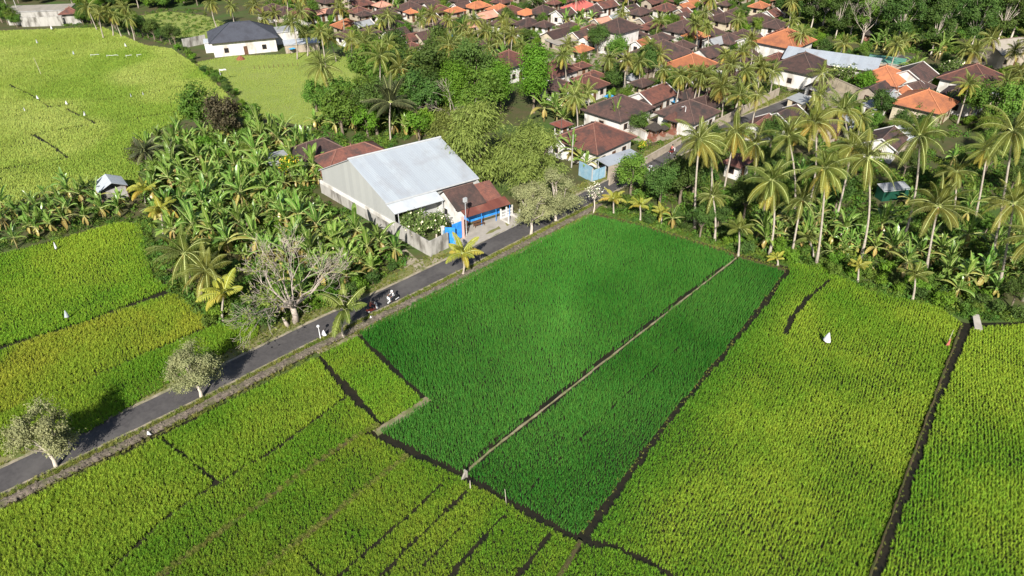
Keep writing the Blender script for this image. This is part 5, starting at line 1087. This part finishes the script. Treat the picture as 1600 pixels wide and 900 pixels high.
cover('undergrowth', FOR, .5, 'dense growth on the forest floor', .9, 1.8)
cover('undergrowth', [(272, 74), (300, 98), (335, 130), (375, 168), (392, 184), (410, 184), (355, 132), (312, 100), (286, 72), (352, 40), (318, 18), (262, 12), (215, 22), (130, 28), (60, 40), (110, 44), (180, 48)], .8, 'weeds and bushes between the fields', .45, 1.0)
ex = along([gp(*q) for q in ((1232, 408), (1285, 415), (1306, 430), (1360, 456), (1425, 470), (1468, 481), (1512, 497), (1600, 500), (1720, 498))], -1.6, .35, 900)
stuff(scatter('paddy_edge_weeds', UNDER, ex[0], ex[1], np.zeros(900), .25 + .45 * rs.rand(900), tilt=.25), 'low weeds between the wide paddy and the palm grove', 'weeds')
ex = along([gp(*q) for q in ((212, 345), (226, 400), (238, 440), (264, 453), (330, 509))], -1.5, .2, 420)
stuff(scatter('paddy_edge_weeds', UNDER, ex[0], ex[1], np.zeros(420), .25 + .45 * rs.rand(420), tilt=.25), 'low weeds between the golden plots and the banana grove', 'weeds')
ex = along([gp(*q) for q in ((928, 330), (1000, 350), (1080, 374), (1155, 397), (1232, 418))], -1.6, -.3, 700)
stuff(scatter('paddy_edge_weeds', UNDER, ex[0], ex[1], np.zeros(700), .25 + .4 * rs.rand(700), tilt=.25), 'low weeds along the top edge of the emerald paddies', 'weeds')
WOOD = proto_coll('far_tree', [v[1][1] for v in (TREES['mid'][0], TREES['deep'][1], TREES['mid'][2], TREES['bright'][0])])
cover('garden_greenery', VIL, .016, 'mass of small garden trees between the village roofs', .32, .62, m=-1.6, ng=WOOD)
cover('far_woods', TOPB, .03, 'woods along the back of the village', .7, 1.1, m=-1, ng=WOOD)
cover('far_woods', [(-200, 12), (40, 6), (120, 20), (215, 17), (300, 13), (400, -2), (395, -34), (-240, -34)], .06, 'woods along the back of the far fields', .6, 1.0, m=0, ng=WOOD)
rr_ = rs.rand(5200); aa = rs.rand(5200)
fx = (aa - .5) * 1300; fy = 268 + rr_ ** 1.5 * 620
k = (np.abs(fx) < fy * .95); stuff(scatter('far_woods', WOOD, fx[k], fy[k], np.zeros(k.sum()), .8 + .6 * rs.rand(k.sum()), tilt=.03), 'unbroken woods beyond the village', 'woods')
cover('banana_suckers', BG, .42, 'young banana suckers crowding under the grove', .45, .85, roadm=3, ng=SUCK, skip=[wl(-4.2, 30), wl(-4.2, 7), wl(-1, 3), wl(-1, -1), wl(20, -1), wl(20, 30)])
cover('banana_suckers', RGF, .16, 'young banana suckers under the right hand palms', .4, .75, ng=SUCK)
# ---------------------------------------------------------------- scooters, riders and field markers
def scooter(x, y, rz, label, paint):
    t = thing('scooter', (x, y, .06), rz, label, 'scooter')
    for px in (-.62, .62):
        mb = MB(); mb.tube([(px + .22 * math.cos(a), 0, .27 + .22 * math.sin(a)) for a in np.linspace(0, 6.283, 17)], .06, 6, 0, False); w = mb.build('wheel', M['rubber'], t, True)
        mb = MB(); mb.tube([(px, -.05, .27), (px, .05, .27)], .15, 10); mb.build('rim', M['chrome'], w)
    mb = MB(); mb.prism([(-.95, .52), (-.8, .72), (-.2, .70), (-.05, .42), (.3, .34), (.42, .95), (.52, .98), (.60, .55), (.40, .26), (-.1, .24), (-.45, .3), (-.75, .45)], -.15, .15); mb.build('body', M[paint], t)
    mb = MB(); mb.prism([(.40, .36), (.38, .98), (.50, 1.06), (.58, .95), (.55, .4)], -.2, .2); mb.build('front_shield', M['wpaint'], t)
    mb = MB(); mb.prism([(-.85, .74), (-.8, .82), (-.4, .80), (-.1, .78), (-.05, .70), (-.3, .70)], -.14, .14); mb.build('seat', M['black'], t)
    mb = MB(); mb.tube([(.36, -.34, 1.05), (.44, -.1, 1.03), (.44, .1, 1.03), (.36, .34, 1.05)], .025, 6)
    mb.tube([(.40, -.3, 1.05), (.44, -.36, 1.25)], .012, 4); mb.tube([(.40, .3, 1.05), (.44, .36, 1.25)], .012, 4); mb.build('handlebar', M['black'], t)
    mb = MB(); mb.lathe([(.01, -.04), (.07, -.03), (.09, .03), (.02, .07)], 8, (.53, 0, .98)); mb.build('headlight', M['chrome'], t)
    mb = MB(); mb.tube([(.5, 0, .95), (.62, 0, .27)], .03, 6); mb.tube([(-.4, .16, .3), (-.95, .18, .42)], .045, 6); mb.build('fork', M['chrome'], t)
    return t
def rider(x, y, rz, label, shirt, lean=.1):
    """one continuous seated figure grown from a skeleton"""
    J = {}; E = []
    def j(n, p, r, to=None):
        J[n] = (p, r)
        if to: E.append((to, n))
    j('pelvis', (-.32, 0, .90), .135); j('waist', (-.31, 0, 1.06), .125, 'pelvis'); j('chest', (-.26 + lean * .4, 0, 1.28), .15, 'waist'); j('neck', (-.22 + lean * .6, 0, 1.46), .055, 'chest'); j('skull', (-.19 + lean * .7, 0, 1.56), .085, 'neck'); j('crown', (-.18 + lean * .7, 0, 1.67), .085, 'skull')
    for s, n in ((1, 'l'), (-1, 'r')):
        j(n + 'sh', (-.24 + lean * .4, s * .19, 1.37), .06, 'chest'); j(n + 'el', (.02, s * .27, 1.16), .045, n + 'sh'); j(n + 'wr', (.29, s * .29, 1.09), .032, n + 'el'); j(n + 'ha', (.35, s * .29, 1.09), .034, n + 'wr')
        for q in range(4): j(f'{n}f{q}', (.415 - .006 * abs(q - 1), s * (.26 + .02 * q), 1.085), .010, n + 'ha'); j(f'{n}g{q}', (.425, s * (.26 + .02 * q), 1.04), .009, f'{n}f{q}')
        j(n + 'th', (.36, s * .255, 1.05), .011, n + 'ha')
        j(n + 'hip', (-.26, s * .10, .86), .105, 'pelvis'); j(n + 'kn', (.14, s * .17, .80), .07, n + 'hip'); j(n + 'an', (.10, s * .15, .42), .045, n + 'kn'); j(n + 'to', (.27, s * .16, .36), .04, n + 'an')
    names = list(J); me = bpy.data.meshes.new('person'); me.from_pydata([J[n][0] for n in names], [(names.index(a), names.index(b)) for a, b in E], [])
    o = link('person', me); o.location = (x, y, .06); o.rotation_euler = (0, 0, rz)
    sk = o.modifiers.new('skin', 'SKIN'); sv = me.skin_vertices[0].data
    for i, n in enumerate(names): sv[i].radius = (J[n][1],) * 2; sv[i].use_root = (n == 'pelvis')
    o.modifiers.new('sub', 'SUBSURF').levels = 1
    dg = bpy.context.evaluated_depsgraph_get(); dg.update(); m2 = bpy.data.meshes.new_from_object(o.evaluated_get(dg)); o.modifiers.clear(); o.data = m2
    m2.materials.clear()
    for k in (shirt, 'trouser', 'skin'): m2.materials.append(M[k])
    for p in m2.polygons:
        c = p.center; p.use_smooth = True
        p.material_index = 2 if (c.z > 1.43 or (c.x > .12 and c.z > .97) or c.z < .40) else (1 if c.z < .97 else 0)
    cxh = -.18 + lean * .7
    MB().lathe([(.15, -.02), (.155, .05), (.13, .13), (.07, .18), (.01, .195)], 12, (cxh, 0, 1.60)).build('helmet', M['black' if shirt != 'cloth_w' else 'wpaint'], o, True)
    mb = MB()
    mb.lathe([(.004, -.03), (.018, -.01), (.012, .02)], 6, (cxh + .105, 0, 1.555))
    for s in (-1, 1): mb.lathe([(.004, -.012), (.013, 0), (.004, .012)], 6, (cxh + .095, s * .035, 1.59))
    mb.build('face', M['skin'], o, True)
    tag(o, label, 'person'); return o
RD = R(45.5)
x, y = gp(583, 487); scooter(x, y, RD, 'dark red scooter riding up the road past the green palm', 'rpaint'); rider(x, y, RD, 'person in a faded red shirt riding the dark red scooter', 'cloth_r')
x, y = gp(613, 473); scooter(x, y, RD + 3.14159, 'white fronted black scooter at the paddy side of the road', 'black'); rider(x, y, RD + 3.14159, 'person in a white shirt on the white fronted scooter', 'cloth_w')
x, y = gp(1015, 271); scooter(x, y, RD + 3.14159, 'distant scooter on the road by the beige wall', 'black'); rider(x, y, RD + 3.14159, 'person in grey on the distant scooter by the beige wall', 'cloth_g')
x, y = gp(1050, 240); scooter(x, y, RD, 'farthest scooter partly hidden by the palm fronds', 'rpaint'); rider(x, y, RD, 'person in faded red farthest along the road', 'cloth_r')
def sack(px, py, h, w, label, mat='cloth_w', name='scarecrow', cat='scarecrow', pole=True, lean=.06):
    x, y = gp(px, py); t = thing(name, (x, y, 0), rv.random() * 6, label, cat, None); n = 10; w *= .45 if py < 200 else .8; h *= .66 if py < 200 else .92; mb = MB(); rows = []
    z0 = h * .38
    for i, (q, z) in enumerate([(1, z0), (.86, h * .5), (.56, h * .7), (.22, h * .9), (.03, h)]):
        for k in range(n):
            a = k / n * 6.283; rr = w * .5 * q * (1 + .16 * math.sin(3 * a + i)); rows.append((rr * math.cos(a) * 1.0 + lean * z, rr * .55 * math.sin(a), z + (.05 * math.sin(2 * a) if i == 0 else 0)))
    mb.add(rows, [(i * n + k, i * n + (k + 1) % n, (i + 1) * n + (k + 1) % n, (i + 1) * n + k) for i in range(4) for k in range(n)] + [tuple(4 * n + k for k in range(n))])
    mb.build('cloth', M[mat], t, True)
    if pole: MB().tube([(0, 0, -.1), (lean * h, 0, h * 1.02)], .03, 5).build('pole', M['wood'], t)
    return t
sack(1288, 540, 2.2, 1.25, 'tall white peaked cloth scarecrow in the wide right paddy')
sack(1478, 545, 1.7, .7, 'faded red cloth scarecrow beside the dark ditch', 'cloth_r')
for q in [(90, 393, 1.7, .8, 'white bag scarecrow below the banana row', 'cloth_w'), (107, 502, 1.8, .7, 'grey cloth scarecrow at the dark seam of the golden plot', 'cloth_g'), (134, 184, 2.1, 1.3, 'white bag scarecrow at the end of the dark furrow', 'cloth_w'), (61, 158, 2.1, 1.0, 'white bag scarecrow left along the dark furrow', 'cloth_w'), (105, 166, 1.9, 1.1, 'pale bag scarecrow in mid upper field', 'cloth_w'), (206, 154, 1.9, .9, 'grey bag scarecrow in the upper field', 'cloth_g'), (225, 151, 1.8, .8, 'small white bag scarecrow right of the grey one', 'cloth_w'), (198, 76, 2.4, 1.1, 'white bag scarecrow near the hedge', 'cloth_w'), (60, 71, 2.6, 1.2, 'white cloth scarecrow at the back of the upper field', 'cloth_w'), (82, 48, 2.2, 2.4, 'white sheet heap before the concrete store', 'cloth_w'), (40, 176, 1.8, .8, 'small white bag scarecrow at the left of the field', 'cloth_w'), (116, 88, 2.2, .9, 'dark grey cloth scarecrow at the back of the field', 'cloth_g'), (507, 527, 1.25, .95, 'white plastic sack on the verge beside a white post', 'cloth_w'), (580, 499, .6, .7, 'white rag on the stone ditch wall', 'cloth_w'), (95, 722, 1.2, .5, 'small white rag at the foot of the left tree', 'cloth_w'), (235, 682, .9, .5, 'white rag on the stone wall by the near plots', 'cloth_w')]: sack(*q)
def stake(px, py, h, label, mat='palebark', r=.03, flag=None, name='stake', lean=(0, 0), cap=None):
    x, y = gp(px, py); t = thing(name, (x, y, 0), 0, label, 'stake' if name != 'post' else 'post', None)
    MB().tube([(0, 0, -.1), (lean[0] * .4, lean[1] * .4, h * .5), (lean[0], lean[1], h)], [r, r * .9, r * .6], 6).build('pole', M[mat], t)
    if flag:
        mb = MB(); n = 6; vs = [(lean[0] + flag[0] * i / n, lean[1] + .08 * math.sin(i * 1.7), h - .05 - s * flag[1] - .06 * math.sin(i)) for s in (0, 1) for i in range(n + 1)]
        mb.add(vs, [(i, i + 1, n + 2 + i, n + 1 + i) for i in range(n)]); mb.build('streamer', M['cloth_w'], t)
    if cap: MB().lathe([(.02, -.16), (.17, -.1), (.2, 0), (.15, .12), (.03, .18)], 10, (lean[0], lean[1], h)).build('cap', M['cloth_w'], t, True)
    return t
stake(791, 788, 1.9, 'thin pale bamboo stake at the dark ditch below the emerald strip', lean=(-.12, .1)); stake(65, 118, 4.2, 'tall white bamboo stake in the upper field', 'palebark', .045, lean=(-.3, 0)); stake(735, 765, 1.2, 'short pale stake beside the near dark seams', r=.05)
stake(501, 530, 1.9, 'white capped post on the verge beside the white sack', 'wpaint', .05, cap=True, name='post'); stake(347, 128, 3.0, 'white stake with a streamer at the edge of the pale field', 'wpaint', .05, (1.6, .3)); stake(1480, 538, 2.1, 'grey stick behind the faded red scarecrow', r=.03)
for i, (px, py, l) in enumerate([(143, 90, 2.2), (168, 91, 3.0), (198, 91, 1.6), (215, 90, 1.2)]):
    wl2 = .09
    stake(px, py, .85, ['widest', 'second widest', 'third', 'last'][i] + ' white plastic strip in the row across the far field' if i < 4 else ['white ribbon low over the right of the field', 'lowest white ribbon across the mid field', 'white ribbon nearest the grassy ditch'][i - 4], 'wpaint', .04, (l, wl2))
for i in range(10): stake(398 + i * 7.5, 108 - i * .5, .9, ['first', 'second', 'third', 'fourth', 'fifth', 'sixth', 'seventh', 'eighth', 'ninth', 'last'][i] + ' dark peg from the left in the pale field row', 'wood', .07)
# concrete field structures
x, y = gp(725, 747); t = thing('sluice', (x, y, 0), R(50), 'small pale concrete sluice at the end of the bund', 'sluice')
MB().prism([(-.35, 0), (.3, 0), (.25, .6), (.12, .65)], -.08, .08).build('wing', M['paving'], t); MB().box(.2, .32, -.2, .2, 0, .8).build('post', M['paving'], t)
x, y = gp(1524, 508); t = thing('sluice', (x, y, 0), R(70), 'pale concrete culvert slab at the head of the dark ditch', 'sluice')
slab([(-1.3, -.42, .45), (1.3, -.36, .75), (1.3, .36, .75), (-1.3, .42, .45)], .14, [M['paving'], M['paving']], 'slab', t)
for a in (-1.1, 1.1): MB().box(a - .1, a + .1, -.4, .4, -.1, .4).build('footing', M['concrete'], t)
# utility pole and lamp posts
x, y = wl(7.4, .9); t = thing('utility_pole', (x, y, 0), WA, 'thin grey pole with a box on top between gate and shop', 'pole')
MB().tube([(0, 0, 0), (0, 0, 5.6)], [.07, .05], 8).build('pole', M['metal'], t); MB().box(-.28, .28, -.16, .16, 5.5, 6.1).build('box', M['metal'], t); MB().tube([(0, 0, 5.2), (.5, 0, 5.3)], .025, 5).build('arm', M['metal'], t)
x, y = gp(1066, 208); t = thing('lamp_post', (x, y, 0), 0, 'slim white lamp post at the shrine compound wall', 'lamp post')
MB().tube([(0, 0, 0), (0, 0, 5.2)], [.06, .05], 8).build('pole', M['wpaint'], t); MB().tube([(0, 0, 5.15), (-.3, -.3, 5.5), (-.8, -.8, 5.55)], .035, 6).build('arm', M['wpaint'], t); MB().box(-1.05, -.7, -.9, -.7, 5.45, 5.55).build('lamp', M['metal'], t)
for i, (px, py, h, lb) in enumerate([(20, 34, 11, 'leaning pale utility pole at the upper left corner'), (34, 34, 10, 'second pale pole beside the concrete store'), (1390, 185, 6, 'grey pole left of the cream house'), (893, 262, 6, 'thin pole behind the pale blue gate'), (1372, 40, 8, 'pale pole in front of the forest')]):
    x, y = gp(px, py); t = thing('utility_pole', (x, y, 0), .4, lb, 'pole')
    MB().tube([(0, 0, 0), (0, 0, h)], [.13, .09], 8).build('pole', M['concrete'], t); MB().box(-.9, .9, -.05, .05, h - .7, h - .58).build('cross_arm', M['wood'], t)
# tarpaulins and tins
def tarp(px, py, w, d, label, mat='tarp', z=1.6, rz=.7):
    x, y = gp(px, py, z); t = thing('tarpaulin', (x, y, 0), rz, label, 'tarpaulin'); n = 6; mb = MB(); r_ = random.Random(px)
    vs = [(w * (i / n - .5), d * (k / n - .5), z - .25 * math.sin(math.pi * i / n) * math.sin(math.pi * k / n) + r_.uniform(-.05, .05)) for i in range(n + 1) for k in range(n + 1)]
    mb.add(vs, [(i * 7 + k, (i + 1) * 7 + k, (i + 1) * 7 + k + 1, i * 7 + k + 1) for i in range(n) for k in range(n)]); mb.build('sheet', M[mat], t)
    for a in (-.5, .5):
        for b in (-.5, .5): MB().tube([(a * w, b * d, 0), (a * w, b * d, z + .03)], .04, 5).build('post', M['wood'], t)
tarp(1056, 156, 3.4, 2.4, 'blue tarpaulin between two dark roofs near the shrines'); tarp(951, 150, 2, 1.6, 'small blue tarpaulin left of the large dark hip roof'); tarp(1132, 116, 1.6, 2.0, 'blue tarpaulin under the palms in mid village', z=2); tarp(705, 55, 1.8, 2.4, 'blue tarpaulin by the white gable', z=2.2); tarp(456, 76, 1.6, 1.2, 'small blue cover beside the low white roofed shed', z=1.4); tarp(1545, 156, 3, 1.6, 'teal cover below the dark pyramid roof', 'teal', 2.4)
x, y = gp(376, 93); t = thing('earth_heap', (x, y, 0), 0, 'small reddish brown heap in the pale field', 'heap'); r_ = random.Random(2); mb = MB()
mb.lathe([(1.15, -.05), (.9, .35), (.5, .75), (.12, .95)], 10); mb.v = [(a + r_.uniform(-.12, .12), b + r_.uniform(-.12, .12), c) for a, b, c in mb.v]; mb.build('heap', surf('red_earth', (.26, .10, .05), (.16, .06, .035), 2, .95, b=.1), t)
x, y = gp(455, 515); t = thing('tree_stump', (x - .5, y + .6, 0), 0, 'pale broken stump beside the bare grey tree', 'stump'); MB().tube([(0, 0, -.1), (-.3, .1, .7), (-.5, .1, 1.3)], [.3, .2, .08], 8).build('trunk', M['deadwood'], t, True)
# ---------------------------------------------------------------- labels: say where each thing stands
LM = [('the blue gate', 715, 360), ('the warehouse', 600, 320), ('the shop awning', 770, 320), ('the pale blue gate', 935, 275), ('the canopied roadside house', 930, 235), ('the family shrines', 1035, 210), ('the bare grey tree', 460, 480), ('the field hut', 165, 295), ('the navy roofed house', 377, 65), ('the concrete store', 65, 35), ('the olive tree', 770, 280), ('the columnar tree', 834, 165),
 ('the small bare tree', 708, 190), ('the middle orange roof', 1082, 95), ('the two storey house', 966, 55), ('the tall orange house', 1230, 75), ('the long metal roof', 1300, 105), ('the large white house', 1258, 115), ('the cream house', 1450, 175), ('the big maroon roof', 1526, 130), ('the white shrine house', 985, 135), ('the bright red roof', 907, 15), ('the dark red pyramid', 475, 25), ('the orange brown roof', 541, 45), ('the big white gable', 667, 65), ('the pink roof', 757, 32), ('the emerald paddy corner', 925, 338), ('the pale bund end', 1150, 402), ('the long paddy corner', 1228, 424), ('the culvert slab', 1524, 508), ('the white scarecrow', 1288, 535), ('the green walled shed', 1396, 296), ('the big dark palm', 610, 215), ('the golden plot', 200, 520), ('the leaning field palm', 520, 190), ('the tan forest building', 1577, 75), ('the grassy ditch', 350, 135), ('the left village lane', 590, 90), ('the banana clump', 885, 178), ('the lane wall', 1165, 195)]
def near(o):
    x, y, _ = o.location; px, py = topx(x, y)
    b = min(LM, key=lambda l: (l[1] - px) ** 2 + ((l[2] - py) * 1.8) ** 2); dx, dy = px - b[1], (py - b[2]) * 1.8
    if abs(dx) > abs(dy): return ('right of ' if dx > 0 else 'left of ') + b[0], px, py
    return ('in front of ' if dy > 0 else 'behind ') + b[0], px, py
ORD = ['first', 'second', 'third', 'fourth', 'fifth', 'sixth', 'seventh', 'eighth', 'ninth', 'tenth']
groups = {}
for o, fixed in THINGS:
    if fixed: continue
    w, px, py = near(o); groups.setdefault(o['label'] + ' ' + w, []).append((px, py, o))
for lab, it in groups.items():
    if len(it) == 1: it[0][2]['label'] = lab; continue
    it.sort(key=lambda q: -q[1]); rows = [it[i:i + 5] for i in range(0, len(it), 5)]
    for ri, row in enumerate(rows):
        row.sort(key=lambda q: q[0])
        for ci, (px, py, o) in enumerate(row):
            pos = 'leftmost' if ci == 0 else ('rightmost' if ci == len(row) - 1 else ORD[ci] + ' from left')
            if len(rows) > 1: pos += ', ' + ('front' if ri == 0 else ORD[ri] if ri < 10 else 'row %d' % (ri + 1)) + ' row'
            o['label'] = lab + ', ' + pos
print('things', len(THINGS), 'objects', len(bpy.data.objects))
